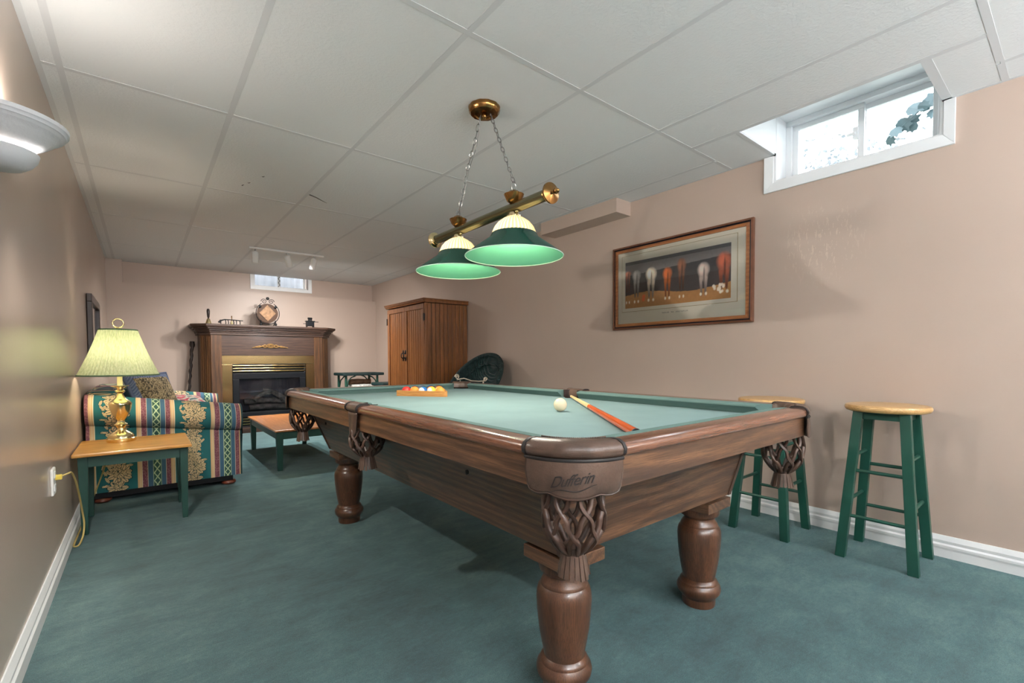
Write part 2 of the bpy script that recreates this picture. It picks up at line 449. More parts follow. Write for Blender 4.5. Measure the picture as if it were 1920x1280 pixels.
# window in the far wall
win2 = bpy.data.objects.new('window_2', None); COL.objects.link(win2); win2.location = (1.645, YR, 2.03); ORG['window_2'] = Vector(win2.location)
struct(win2, 'tiny white window at the top of the far wall above the fireplace', 'window')
MB().box(1.228, 2.062, YR-.015, YR, 1.982, VZ0).build('casing', M_TRIM, win2, bevel=.002)
MB().box(1.228, VX0, YR-.015, YR, VZ0, 2.19).build('casing', M_TRIM, win2, bevel=.002)
MB().box(VX1, 2.062, YR-.015, YR, VZ0, 2.19).build('casing', M_TRIM, win2, bevel=.002)
b = MB().box(VX0, VX1, YR+.06, YR+.1, VZ0, VZ0+.022).box(VX0, VX0+.025, YR+.06, YR+.1, VZ0, 2.32).box(VX1-.05, VX1-.025, YR+.06, YR+.1, VZ0, 2.32).box(1.60, 1.635, YR+.055, YR+.1, VZ0, 2.32)
b.build('frame', M_VINYL, win2, bevel=.003)
MB().box(VX0, 1.6, YR+.078, YR+.083, VZ0, 2.32).build('pane', M_GLASS, win2)
MB().box(1.635, VX1, YR+.078, YR+.083, VZ0, 2.32).build('pane', M_GLASS, win2)
b = MB()
for k in range(5): b.cyl((1.605+.025*(k % 2), YR+.05, VZ0+.02+.03*k), (1.605+.025*((k+1) % 2), YR+.05, VZ0+.05+.03*k), .006, n=6)
b.build('latch', M_CHROME, win2)
# ------------------------------------------------------------------ outside the windows
b = MB(); pts = []
for k in range(25):
    pts.append((1.1+1.1*k/24, 7.98+.015*(k % 2)))
b.prism(pts + [(2.2, 8.02), (1.1, 8.02)], 1.95, 2.36, 'z')
tag(b.build('window_well', plain('galvanised_steel', lin(150, 156, 166), .5, .2, var=.1), org=(1.65, 8.0, 1.95)), 'corrugated grey window well outside the tiny far window', 'window well')
M_LEAF = plain('vine_leaf_green', lin(30, 54, 58), .5, var=.35, scale=9)
vine = thing('climbing_vine', 'leafy branch hanging outside the right pane of the large window', 'branch', (4.12, .28, 1.95))
MB().tube([(4.12, .28, 1.95), (4.1, .30, 2.4), (4.06, .36, 2.7), (4.03, .45, 2.79), (4.02, .50, 2.78), (4.01, .62, 2.66), (4.0, .72, 2.58), (4.0, .82, 2.50), (4.0, .87, 2.45)], [.014, .012, .01, .009, .007, .006, .005, .004, .002], 6).build('stem', M_LEAF, vine)
def leaf(c, size, ang, tilt):
    out = [(0, -.5), (.3, -.42), (.5, -.1), (.38, .1), (.42, .3), (.16, .3), (0, .62), (-.16, .3), (-.42, .3), (-.38, .1), (-.5, -.1), (-.3, -.42)]
    b = MB(); ca, sa = math.cos(ang), math.sin(ang); ring = []
    for u, v in out:
        uu, vv = (u*ca - v*sa)*size, (u*sa + v*ca)*size
        ring.append((c[0] + tilt*vv + .12*abs(u)*size, c[1] + uu, c[2] + vv))
    cen = (c[0], c[1], c[2]); b.v = ring + [cen]; n = len(ring); b.f = [(i, (i+1) % n, n) for i in range(n)]
    o = b.build('leaf', M_LEAF, vine); s = o.modifiers.new('thick', 'SOLIDIFY'); s.thickness = .0015
for c, s, a in [((4.0, .655, 2.63), .085, .4), ((3.96, .735, 2.585), .075, 2.2), ((4.06, .60, 2.66), .08, -.8), ((4.0, .80, 2.515), .07, 2.6), ((4.05, .76, 2.555), .06, 1.2), ((3.97, .835, 2.475), .06, 2.9), ((4.02, .87, 2.445), .045, 2.4), ((4.0, .655, 2.535), .055, 3.3), ((4.08, .56, 2.60), .06, .2), ((4.0, .615, 2.56), .05, 3.0), ((4.05, .70, 2.625), .06, .9), ((4.04, .765, 2.50), .05, -2.2), ((3.95, .69, 2.58), .05, 1.9)]:
    leaf(c, s*1.3, a, rng.uniform(-.6, .6))
bush = MB()
for k in range(900):
    u, v = rng.random(2); a = rng.random()*6.28
    c = Vector((7.2+rng.normal()*.3, 2.15+rng.normal()*.38, 3.15+abs(rng.normal())*.3)); d1 = Vector(rng.normal(size=3)).normalized()*.03; d2 = Vector(rng.normal(size=3)).normalized()*.03
    bush.add([c-d1, c+d2, c+d1, c-d2], [(0, 1, 2, 3)])
bush.cyl((7.2, 2.15, 1.95), (7.2, 2.15, 3.2), .03, n=6)
tag(bush.build('garden_bush', plain('pale_foliage', lin(108, 113, 119), .7), org=(7.2, 2.15, 1.95)), 'pale hazy bush seen through the left pane of the window', 'bush')
tag(MB().box(3.31, 14, -6, 14, 1.85, 1.95).box(-2, 3.31, 7.72, 14, 1.85, 1.95).build('garden_ground', plain('pale_bounce_lawn', lin(176, 182, 172), .95, var=.1), org=(8, 2, 1.95)), 'garden lawn outside the basement window, paled to bounce light', 'lawn', kind='structure')  # lawn colour raised to pale grey to bounce daylight onto the soffit
# ================================================================== pool table
TX, TY = 1.33, 1.855
HX, HY = .674, 1.232           # outer half size
pt = thing('pool_table', 'large wooden pool table with green cloth and leather net pockets', 'pool table', (TX, TY, 0), local=True)
BED = .745
# outline of the bed cloth with the pocket mouths cut out
def bed_outline():
    P = []
    ix, iy = HX-.075, HY-.075
    def arc(cx, cy, r, a0, a1, n=8): return [(cx+r*math.cos(a0+(a1-a0)*k/n), cy+r*math.sin(a0+(a1-a0)*k/n)) for k in range(n+1)]
    r = .062
    P += arc(ix, -iy, r, PI, PI/2); P += arc(ix+.012, 0, .055, -PI/2-.2, -3*PI/2+.2)
    P += arc(ix, iy, r, 3*PI/2, PI); P += arc(-ix, iy, r, 2*PI, 3*PI/2)
    P += arc(-ix-.012, 0, .055, PI/2-.2, -PI/2+.2); P += arc(-ix, -iy, r, PI/2, 0)
    return P
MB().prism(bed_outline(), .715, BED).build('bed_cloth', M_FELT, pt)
# rails: wood cap and cushion for each of the six runs
WOODP = [(.014, .756), (.002, .760), (-.001, .768), (.001, .778), (.008, .785), (.020, .788), (.058, .787), (.066, .786), (.066, .756)]
CUSHP = [(.066, .7865), (.085, .786), (.108, .783), (.1145, .780), (.1155, .775), (.112, .770), (.098, .757), (.092, .746), (.066, .746)]
def run(axis, side, s0, s1, k0, k1):
    """axis 'y': rail along y at x = side*HX ; k = 'c' corner or 's' side pocket at each end"""
    def place(d, z, t):
        return (side*(HX-d), t, z) if axis == 'y' else (t, side*(HY-d), z)
    def end(s, kind, d, sgn):
        if kind == 'c': ext = .045*max(0, (d-.066)/.05)
        else: ext = .016*max(0, (d-.066)/.05)
        return s + sgn*ext
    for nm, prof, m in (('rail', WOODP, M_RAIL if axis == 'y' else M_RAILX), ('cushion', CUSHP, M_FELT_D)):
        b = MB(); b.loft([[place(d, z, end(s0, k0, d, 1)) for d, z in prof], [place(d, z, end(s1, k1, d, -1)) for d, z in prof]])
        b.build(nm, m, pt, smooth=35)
CE = .152
for sd in (-1, 1):
    run('y', sd, -HY+CE, -.058, 'c', 's'); run('y', sd, .058, HY-CE, 's', 'c')
    run('x', sd, -HX+CE, HX-CE, 'c', 'c')
# apron boards under the rails
for sd in (-1, 1):
    b = MB(); xo = sd*(HX-.016); xi = sd*(HX-.04)
    b.hexa([(xo, -HY+.13, .685), (xo, HY-.13, .685), (xi, HY-.11, .685), (xi, -HY+.11, .685)], [(xo, -HY+.13, .757), (xo, HY-.13, .757), (xi, HY-.11, .757), (xi, -HY+.11, .757)])
    b.build('apron', M_TBL, pt, bevel=.002)
    b = MB(); yo = sd*(HY-.016); yi = sd*(HY-.04)
    b.hexa([(-HX+.13, yo, .685), (HX-.13, yo, .685), (HX-.11, yi, .685), (-HX+.11, yi, .685)], [(-HX+.13, yo, .757), (HX-.13, yo, .757), (HX-.11, yi, .757), (-HX+.11, yi, .757)])
    b.build('apron', M_TBLX, pt, bevel=.002)
MB().box(-HX+.05, HX-.05, -HY+.16, HY-.16, .70, .714).build('slate', M_DARK, pt)
# tapering cabinet: four boards and corner posts
CT = (.57, 1.02, .70); CB = (.46, .985, .435)
for sd in (-1, 1):
    th = .022
    b = MB().hexa([(sd*CB[0], -CB[1]+.012, CB[2]), (sd*CB[0], CB[1]-.012, CB[2]), (sd*(CB[0]-th), CB[1]-.02, CB[2]), (sd*(CB[0]-th), -CB[1]+.02, CB[2])],
                  [(sd*CT[0], -CT[1]+.012, CT[2]), (sd*CT[0], CT[1]-.012, CT[2]), (sd*(CT[0]-th), CT[1]-.02, CT[2]), (sd*(CT[0]-th), -CT[1]+.02, CT[2])])
    b.build('cabinet_panel', M_TBL, pt)
    b = MB().hexa([(-CB[0]+.012, sd*CB[1], CB[2]), (CB[0]-.012, sd*CB[1], CB[2]), (CB[0]-.02, sd*(CB[1]-th), CB[2]), (-CB[0]+.02, sd*(CB[1]-th), CB[2])],
                  [(-CT[0]+.012, sd*CT[1], CT[2]), (CT[0]-.012, sd*CT[1], CT[2]), (CT[0]-.02, sd*(CT[1]-th), CT[2]), (-CT[0]+.02, sd*(CT[1]-th), CT[2])])
    b.build('cabinet_panel', M_TBLX, pt)
    for y in (-.52, .0, .55):
        MB().lathe([(.0, .0), (.008, .0), (.008, .004), (.0, .006)], (0, 0, 0), 10, axis='x').build('bolt', M_BLACK, pt).matrix_local = Matrix.Translation((sd*(.56+.001), y*1.3, .625)) @ Matrix.Scale(sd, 4, (1, 0, 0))
M_POST = plain('dark_corner_post', lin(70, 48, 36), .45, var=.15)
for sx in (-1, 1):
    for sy in (-1, 1):
        MB().hexa([(sx*(CB[0]+.004), sy*(CB[1]-.016), CB[2]), (sx*(CB[0]+.004), sy*(CB[1]+.004), CB[2]), (sx*(CB[0]-.016), sy*(CB[1]+.004), CB[2]), (sx*(CB[0]-.016), sy*(CB[1]-.016), CB[2])],
                  [(sx*(CT[0]+.004), sy*(CT[1]-.016), CT[2]), (sx*(CT[0]+.004), sy*(CT[1]+.004), CT[2]), (sx*(CT[0]-.016), sy*(CT[1]+.004), CT[2]), (sx*(CT[0]-.016), sy*(CT[1]-.016), CT[2])]).build('corner_post', M_POST, pt)
        cx, cy = sx*.377, sy*.906
        MB().box(cx-.084, cx+.084, cy-.084, cy+.084, .388, .425).build('leg_plate', M_TBL, pt, bevel=.002)
        prof = [(.0, .388), (.074, .388), (.075, .368), (.072, .358), (.062, .352), (.056, .346), (.057, .338), (.066, .325), (.069, .318), (.069, .315), (.076, .306), (.080, .292), (.081, .275), (.079, .24), (.074, .19), (.066, .14), (.060, .112), (.060, .106), (.068, .098), (.071, .092), (.071, .089), (.079, .078), (.082, .066), (.079, .052), (.068, .038), (.062, .03), (.062, .006), (.060, 0), (0, 0)]
        MB().lathe(prof, (cx, cy, 0), 40).build('leg', M_TBLZ, pt, smooth=32)

# leather pockets ------------------------------------------------------------
def net_basket(par, c, zt, zb, rt, clip=None):
    b = MB(); n = 8
    def rad(t): return rt*(1.0+.14*math.sin(PI*min(t*1.2, 1)))*(1 if t < .62 else 1-.60*((t-.62)/.38)**2.2)
    for sgn in (-1, 1):
        for k in range(n):
            pts = []
            for q in range(19):
                t = q/18; a = 2*PI*k/n + sgn*(PI*3/n)*t + sgn*.05*math.sin(6*PI*t)
                r = rad(t)*(1+.02*sgn); pts.append((c[0]+r*math.cos(a), c[1]+r*math.sin(a), zt+(zb-zt)*t))
            b.tube(pts, .0068, 6, flat=.8)
    b.tube([(c[0]+rt*math.cos(a*PI/12), c[1]+rt*math.sin(a*PI/12), zt) for a in range(24)], .006, 6, closed=True)
    o = b.build('net', M_LEATHER_D, par, smooth=60)
    f = MB()
    f.lathe([(.027, zb+.012), (.029, zb), (.026, zb-.012)], (c[0], c[1], 0), 14)
    for k in range(18):
        a = 2*PI*k/18; r0, r1 = .026, .034+.004*rng.random(); L = .048+.008*rng.random()
        p0 = Vector((c[0]+r0*math.cos(a), c[1]+r0*math.sin(a), zb-.004)); p1 = Vector((c[0]+r1*math.cos(a), c[1]+r1*math.sin(a), zb-.004-L))
        w = Vector((-math.sin(a), math.cos(a), 0))*.0042; t = Vector((math.cos(a), math.sin(a), 0))*.0016
        f.hexa([p0-w-t, p0+w-t, p0+w+t, p0-w+t], [p1-w*1.2-t, p1+w*1.2-t, p1+w*1.2+t, p1-w*1.2+t])
    f.build('fringe', M_LEATHER, par, smooth=40)
def corner_pocket(sx, sy, text=None):
    R = CE
    cx, cy = HX-R, HY-R           # arc centre in the +,+ quadrant
    A = [PI/2*k/20 for k in range(21)]
    prof = [(.020, .752), (.006, .756), (-.003, .764), (-.005, .775), (.001, .786), (.014, .7935), (.034, .795), (.052, .792), (.060, .784), (.062, .760), (.062, .752)]
    rings = []
    for a in A:
        w = .5-.5*math.cos(4*a)   # fuller in the middle of the corner
        wob = .0015*math.sin(13*a)
        rings.append([(sx*(cx+(R-d*(1+.15*w)-.002+wob)*math.cos(a)), sy*(cy+(R-d*(1+.15*w)-.002+wob)*math.sin(a)), z+.002*w*(z > .77)) for d, z in prof])
    b = MB(); b.loft(rings)
    g = bpy.data.objects.new('pocket', None); COL.objects.link(g); g.parent = pt; ORG[g.name] = Vector((0, 0, 0))
    b.build('leather_cap', M_LEATHER, g, smooth=50)
    # dark bindings where cap meets the wooden rails
    for a, q in ((0.0, 0), (PI/2, 1)):
        bb = MB(); rr = []
        for off in (-.004, .006):
            ring_ = []
            for d, z in prof:
                dd = d-.0025
                p = (HX-dd-.002, cy+off*(-1 if q == 0 else 1)) if q == 0 else (cx+off*(-1), HY-dd-.002)
                ring_.append((sx*p[0], sy*p[1], z+.001))
            rr.append(ring_)
        bb.loft(rr); bb.build('binding', M_INK, g, smooth=40)
    # stitched seam on the roll
    st = MB()
    for k in range(2, 39):
        a = PI/2*k/40; r = R-.044
        st.sphere((sx*(cx+r*math.cos(a)), sy*(cy+r*math.sin(a)), .7965), .0022, 6, 4)
    st.build('stitching', M_LEATHER_D, g)
    # shield shaped flap hanging from the roll
    NU, NV = 40, 14; P = np.zeros((NU, NV, 3))
    a0, a1 = .02, PI/2-.02
    for i in range(NU):
        t = i/(NU-1); a = a0+(a1-a0)*t
        e = abs(2*t-1)
        drop = .072 + .011*math.cos(PI*e*1.0)*1.0 + (.012*math.cos(5.2*(e-.78)) if e > .45 else .0)
        drop *= 1 - (.45*((e-.90)/.10)**2 if e > .90 else 0)
        for j in range(NV):
            v = j/(NV-1)
            r = R-.002 + .002*math.sin(PI*v)+.006*v*math.exp(-((t-.5)/.25)**2)
            P[i, j] = (sx*(cx+r*math.cos(a)), sy*(cy+r*math.sin(a)), .758-drop*v)
    fl = grid_obj('flap', P, None, M_LEATHER, g)
    s = fl.modifiers.new('thick', 'SOLIDIFY'); s.thickness = .004; s.offset = 0
    MB().tube([(sx*(cx+(R-.001)*math.cos(a)), sy*(cy+(R-.001)*math.sin(a)), .7555) for a in A], .004, 6).build('gap_shade_tube', M_INK, g, smooth=60)  # black tube painted in as the shaded gap between roll and flap
    edge = [(P[i, -1, 0], P[i, -1, 1], P[i, -1, 2]) for i in range(NU)]
    MB().tube(edge, .0028, 6).build('flap_edge', M_LEATHER_D, fl, smooth=60)
    if text:
        cu = bpy.data.curves.new('lettering', 'FONT'); cu.body = text; cu.size = .030; cu.shear = .5; cu.align_x = 'CENTER'; cu.extrude = .0006; cu.space_character = .92
        tmp = bpy.data.objects.new('lettering_tmp', cu); COL.objects.link(tmp)
        bpy.context.view_layer.update()
        me = bpy.data.meshes.new_from_object(tmp.evaluated_get(bpy.context.evaluated_depsgraph_get()))
        bpy.data.objects.remove(tmp)
        # wrap on the flap: letter x runs along the arc seen from the corner
        for vtx in me.vertices:
            u, w, d = vtx.co; u += -.006
            rr = R+.006+d
            sgn = 1 if sx*sy < 0 else -1
            a = PI/4 + (u/(R+.004))*(1 if sx*sy > 0 else -1)*(1)
            zz = .706 + w*1.12 + .16*u
            vtx.co = (sx*(cx+rr*math.cos(a)), sy*(cy+rr*math.sin(a)), zz)
        me.materials.append(M_INK)
        lt = link('lettering', me, g)
        und = MB(); pts = []
        for k in range(17):
            u = -.052+.1*k/16; a = PI/4+(u/(R+.004))*(1 if sx*sy > 0 else -1); rr = R+.0062
            pts.append((sx*(cx+rr*math.cos(a)), sy*(cy+rr*math.sin(a)), .696+.16*u + .004*math.sin(k*.5)))
        und.tube(pts, [.0004+.0008*math.sin(PI*k/16) for k in range(17)], 5).build('lettering_stroke', M_INK, g)
    # liner inside the pocket mouth
    ln = MB(); rl = []
    for k in range(17):
        aa = -PI/4 + PI*k/16
        px, py = HX-.105, HY-.105
        rl.append([(sx*(px+.062*math.cos(aa)), sy*(py+.062*math.sin(aa)), .788), (sx*(px+.064*math.cos(aa)), sy*(py+.064*math.sin(aa)), .788), (sx*(px+.064*math.cos(aa)), sy*(py+.064*math.sin(aa)), .69), (sx*(px+.062*math.cos(aa)), sy*(py+.062*math.sin(aa)), .69)])
    ln.loft(rl); ln.build('liner', M_LINER, g, smooth=40)
    net_basket(g, (sx*(HX-.10), sy*(HY-.10)), .69, .535, .06)
    return g
corner_pocket(-1, -1, 'Dufferin'); corner_pocket(1, -1); corner_pocket(-1, 1); corner_pocket(1, 1)
def side_pocket(sx):
    g = bpy.data.objects.new('pocket', None); COL.objects.link(g); g.parent = pt; ORG[g.name] = Vector((0, 0, 0))
    prof = [(.018, .752), (.004, .757), (-.005, .766), (-.006, .776), (.000, .787), (.014, .794), (.036, .795), (.05, .79), (.054, .78), (.054, .752)]
    rings = []
    for k in range(11):
        t = -1+2*k/10; y = .060*t
        rings.append([(sx*(HX-(d+.03*(1-abs(t)**2)*(d > .03)*0) - .003*(t*t)), y, z) for d, z in prof])
    b = MB(); b.loft(rings); b.build('leather_cap', M_LEATHER, g, smooth=50)
    for y in (-.062, .062):
        bb = MB(); bb.loft([[(sx*(HX-d+.002), y+o, z+.001) for d, z in prof] for o in (-.004, .004)]); bb.build('binding', M_INK, g, smooth=40)
    NU, NV = 16, 10; P = np.zeros((NU, NV, 3))
    for i in range(NU):
        t = i/(NU-1)*2-1
        drop = .10-.022*t*t-.018*(abs(t) > .99)
        for j in range(NV):
            v = j/(NV-1); P[i, j] = (sx*(HX+.001-.006*t*t), .050*t*(1-.22*v), .757-drop*v)
    fl = grid_obj('flap', P, None, M_LEATHER, g); s = fl.modifiers.new('thick', 'SOLIDIFY'); s.thickness = .005; s.offset = 0
    ln = MB(); rl = []
    for k in range(17):
        aa = -PI/2+PI*k/16; px = HX-.088
        rl.append([(sx*(px+.052*math.cos(aa)), .052*math.sin(aa), .788), (sx*(px+.054*math.cos(aa)), .054*math.sin(aa), .788), (sx*(px+.054*math.cos(aa)), .054*math.sin(aa), .68), (sx*(px+.052*math.cos(aa)), .052*math.sin(aa), .68)])
    ln.loft(rl); ln.build('liner', M_LINER, g, smooth=40)
    net_basket(g, (sx*(HX-.062), 0), .69, .575, .058)
side_pocket(-1); side_pocket(1)

# ------------------------------------------------------------------ balls, rack, cue
RB = .0286
def ball_mat(name, c): return plain(name, c, .12, spec=.6)
tag(MB().sphere((0, 0, 0), RB, 28, 18).build('cue_ball', ball_mat('ivory_phenolic', lin(232, 218, 184)), smooth=80), 'ivory white cue ball alone on the green cloth', 'ball').location = (1.385, 1.40, BED+RB)
ang = math.atan2(2.38-2.644, 1.393-1.214)
S = .362; hR = S*math.sqrt(3)/2; TB = .008; CUT = .020
RK0 = Vector((1.3035, 2.512, BED)) - Vector((math.cos(ang), math.sin(ang), 0))*S/2
rk = thing('ball_rack', 'wooden triangle rack full of pool balls on the cloth', 'rack', RK0, local=True)
rk.rotation_euler = (0, 0, ang)
M_RACK = wood('rack_oak', lin(170, 112, 54), lin(206, 150, 84), 'x', 2.5, .4, .1, .3)
cor = [Vector((0, 0)), Vector((S, 0)), Vector((S/2, hR))]; cen = Vector((S/2, hR/3))
kin = 1 - TB/(hR/3)
outer = []
for k in range(3):
    p, a_, b_ = cor[k], cor[k-1], cor[(k+1) % 3]
    outer += [p+(a_-p).normalized()*CUT, p+(b_-p).normalized()*CUT]
inner = [cen+(q-cen)*kin for q in outer]
for k in range(6):
    l = (k+1) % 6
    ring_ = [outer[k], outer[l], inner[l], inner[k]]
    MB().hexa([(q.x, q.y, 0) for q in ring_], [(q.x, q.y, .034) for q in ring_]).build('rack_side' if k % 2 else 'rack_corner', M_RACK, rk)
BC = {'red': lin(196, 52, 48), 'orange': lin(232, 140, 62), 'blue': lin(38, 96, 160), 'yellow': lin(240, 186, 70), 'purple': lin(92, 50, 110), 'green': lin(30, 110, 70), 'maroon': lin(110, 40, 40), 'black': lin(24, 24, 26)}
order = [['red', 'orange', 'blue', 'yellow', 'orange'], ['maroon', 'green', 'orange', 'yellow'], ['purple', 'black', 'red'], ['blue', 'green'], ['maroon']]
stripe = [[0, 0, 1, 1, 0], [1, 0, 0, 1], [0, 0, 1], [0, 1], [0]]
place = ['left end', 'second from the left', 'middle', 'second from the right', 'right end']
rows = ['front row', 'second row', 'third row', 'fourth row', 'back apex']
M_BW = ball_mat('ball_white', lin(232, 226, 206))
Rz = Matrix.Rotation(ang, 3, 'Z')
for r, row in enumerate(order):
    for k, cname in enumerate(row):
        x = S/2 + (k-(len(row)-1)/2)*2*RB*1.005; y = TB+RB+.001 + r*RB*math.sqrt(3)*1.005
        w = RK0 + Vector((0, 0, RB)) + Rz @ Vector((x, y, 0))
        m = ball_mat('ball_'+cname, BC[cname])
        st = stripe[r][k]
        o = MB().sphere((0, 0, 0), RB, 22, 14).build('pool_ball', m, smooth=80)
        if st:
            o.data.materials.append(M_BW)
            for p in o.data.polygons:
                if abs(p.center[2]) > RB*.55: p.material_index = 1
        o.location = w; o.rotation_euler = (PI/2+rng.random()*.5-.2, rng.random()*.6-.3, rng.random()*6)
        pos = place[k] if len(row) == 5 else ('number %s from the left' % ['one', 'two', 'three', 'four'][k] if len(row) > 1 else 'single ball')
        tag(o, '%s %s pool ball, %s of the %s in the rack' % ('striped' if st else 'solid', cname, pos, rows[r]), 'ball', 'pool balls in the rack')
cue = thing('pool_cue', 'pool cue with pale shaft and orange butt lying on the cloth', 'cue', (1.865, 1.80, BED), local=True)
dv = Vector((1.078-1.865, .787-1.80, 0)); L = dv.length; cue.rotation_euler = (0, math.radians(0), math.atan2(dv.y, dv.x))
M_MAPLE = plain('maple_shaft', lin(232, 196, 138), .3, var=.05)
def cpart(n, x0, x1, r0, r1, m): MB().tube([(x0, 0, .0145), (x1, 0, .0145)], [r0, r1], 16).build(n, m, cue, smooth=40)
cpart('tip', 0, .012, .006, .0065, plain('cue_tip_white', lin(225, 220, 210), .5))
cpart('shaft', .012, .56, .0065, .0105, M_MAPLE)
cpart('butt', .56, L-.008, .0105, .0140, plain('orange_lacquer', lin(206, 88, 34), .2, var=.1))
cpart('bumper', L-.008, L, .0140, .0142, M_BLACK)
# ================================================================== pendant billiard light
pl = thing('billiard_pendant', 'brass bar pendant with two green cone shades above the pool table', 'pendant lamp', (1.33, 1.875, H))
BZ = 1.652
can = MB().lathe([(0, H), (.076, H), (.078, H-.008), (.074, H-.022), (.066, H-.032), (.05, H-.034), (.046, H-.028), (.02, H-.03), (0, H-.03)], (1.325, 1.86, 0), 36, rmod=lambda a, z: 1+.02*math.sin(12*a))
can.build('canopy', M_BRASS_A, pl, smooth=40)
MB().lathe([(0, H-.03), (.010, H-.032), (.014, H-.04), (.008, H-.05), (.004, H-.056), (0, H-.058)], (1.325, 1.86, 0), 14).build('canopy_knob', M_BRASS_A, pl, smooth=60)
MB().lathe([(.0, 1.42), (.024, 1.42), (.0245, 2.34), (.0, 2.34)], (1.33, 0, BZ), 28, axis='y').build('bar', M_BRASS_G, pl, smooth=50)
for sgn, y0 in ((-1, 1.425), (1, 2.335)):
    pr = [(0, 0), (.026, 0), (.030, .004), (.028, .012), (.040, .018), (.044, .024), (.043, .030), (.026, .036), (.010, .040), (.007, .046), (.012, .056), (.010, .066), (.004, .074), (0, .075)]
    MB().lathe([(r, y0+sgn*t) for r, t in pr], (1.33, 0, BZ), 28, axis='y').build('end_cap', M_BRASS_A if sgn < 0 else M_BRASS, pl, smooth=45)
M_SHADE_OUT = plain('green_enamel', lin(20, 62, 52), .22, var=.05)
M_SHADE_IN = plain('mint_enamel_inside', lin(104, 184, 148), .5)
mg = MT('ribbed_lit_glass', .3); mg.color(lin(250, 236, 196)); mg.b.inputs['Emission Color'].default_value = (*lin(255, 226, 160), 1); mg.b.inputs['Emission Strength'].default_value = 1.1
M_RIB = mg.m
M_RIB2 = plain('ribbed_lit_glass_dimmed', lin(236, 214, 160), .3, emit=(lin(255, 216, 140), .55))  # groove shade painted: darker colour and weaker glow on alternate columns
M_BULB = plain('frosted_bulb', lin(255, 240, 210), .4, emit=((1, .86, .62), 6.0))
for y in (1.64, 2.112):
    c = (1.33, y, 0)
    hub = MB().lathe([(0, BZ+.020), (.020, BZ+.022), (.034, BZ+.034), (.044, BZ+.056), (.046, BZ+.060), (.034, BZ+.062), (.028, BZ+.066), (.022, BZ+.074), (.010, BZ+.080), (0, BZ+.081)], c, 28, rmod=lambda a, z: 1+(.03*math.sin(10*a) if z < BZ+.058 else 0))
    hub.build('hanger_cup', M_BRASS_A, pl, smooth=40)
    MB().lathe([(0, BZ-.022), (.022, BZ-.022), (.026, BZ-.034), (.034, BZ-.036), (.034, BZ-.044), (.026, BZ-.046), (0, BZ-.046)], c, 24).build('socket_cup', M_BRASS, pl, smooth=40)
    prof = [(.030, BZ-.040), (.050, BZ-.050), (.072, BZ-.066), (.088, BZ-.086), (.097, BZ-.106), (.102, BZ-.122)]
    gl = MB(); n = 72
    gl.lathe([(r, z) for r, z in prof]+[(r-.003, z) for r, z in prof[::-1]], c, n, rmod=lambda a, z: 1+.012*math.cos(36*a))
    go = gl.build('glass_dome', M_RIB, pl, smooth=60); go.data.materials.append(M_RIB2)
    for p in go.data.polygons:
        if int(math.floor((math.atan2(p.center[1]-(y-1.875), p.center[0])+PI)/(2*PI)*72)) % 2: p.material_index = 1
    sh = MB().lathe([(.099, BZ-.114), (.104, BZ-.118), (.113, BZ-.136), (.222, BZ-.214), (.224, BZ-.218), (.222, BZ-.2185)], c, 64)
    sh.f = [f for f in sh.f if len(f) == 4]
    so = sh.build('shade', M_SHADE_OUT, pl, smooth=40)
    si = MB().lathe([(.097, BZ-.1135), (.110, BZ-.1365), (.2205, BZ-.2155)], c, 64); si.f = [f for f in si.f if len(f) == 4]
    si.build('shade_lining', M_SHADE_IN, so, smooth=40)
    MB().tube([(c[0]+.2228*math.cos(PI*k/36), c[1]+.2228*math.sin(PI*k/36), BZ-.2175) for k in range(72)], .0022, 6, closed=True).build('shade_rim', plain('pale_rim', lin(190, 226, 206), .3), so, smooth=60)
    MB().sphere((c[0], c[1], BZ-.105), .030, 16, 10).lathe([(.013, BZ-.085), (.013, BZ-.045)], c, 12).build('bulb', M_BULB, pl, smooth=60)
    lamp('pendant_down_light', 'SPOT', (c[0], c[1], BZ-.17), 19.0, (1, .93, .84), .02, spot=2.6, parent=pl, blend=.5)
    lamp('pendant_bulb_light', 'POINT', (c[0], c[1], BZ-.165), 1.6, WARM, .035, parent=pl)
# hanging chains of oval links
def chain(p0, p1, sag, kink=0):
    p0, p1 = Vector(p0), Vector(p1); g = bpy.data.objects.new('chain', None); COL.objects.link(g); g.parent = pl; ORG[g.name] = ORG[pl.name]
    d = p1-p0; n = max(int(d.length/.029), 4)
    base = None
    for k in range(n):
        t = (k+.5)/n; c = p0+d*t+Vector((sag*math.sin(PI*t)*.6+kink*math.sin(t*9), sag*math.sin(PI*t), 0))
        t2 = (k+.55)/n; c2 = p0+d*t2+Vector((sag*math.sin(PI*t2)*.6+kink*math.sin(t2*9), sag*math.sin(PI*t2), 0))
        if base is None:
            pts = []
            for q in range(14):
                a = 2*PI*q/14; pts.append((.0075*math.cos(a), 0, .0185*math.sin(a)))
            me_o = MB().tube(pts, .0019, 5, closed=True).build('chain_link', M_CHROME, None, smooth=60); me_o.parent = g; base = me_o; o = me_o
        else: o = base.copy(); COL.objects.link(o)
        zq = (c2-c).normalized().to_track_quat('Z', 'X').to_matrix().to_4x4()
        o.matrix_local = Matrix.Translation(c-ORG[pl.name]) @ zq @ Matrix.Rotation(PI/2*(k % 2)+.4, 4, 'Z')
chain((1.315, 1.885, H-.04), (1.33, 2.112, BZ+.095), 0.004, .003)
chain((1.34, 1.83, H-.04), (1.33, 1.64, BZ+.115), 0.0)
for y, h in ((1.64, .034), (2.112, .018)):
    MB().tube([(1.33+.012*math.cos(PI*k/8), y, BZ+.08+h/2+(h/2+.006)*math.sin(PI*k/8)) for k in range(16)], .002, 5, closed=True).build('hanger_loop', M_CHROME, pl, smooth=60)
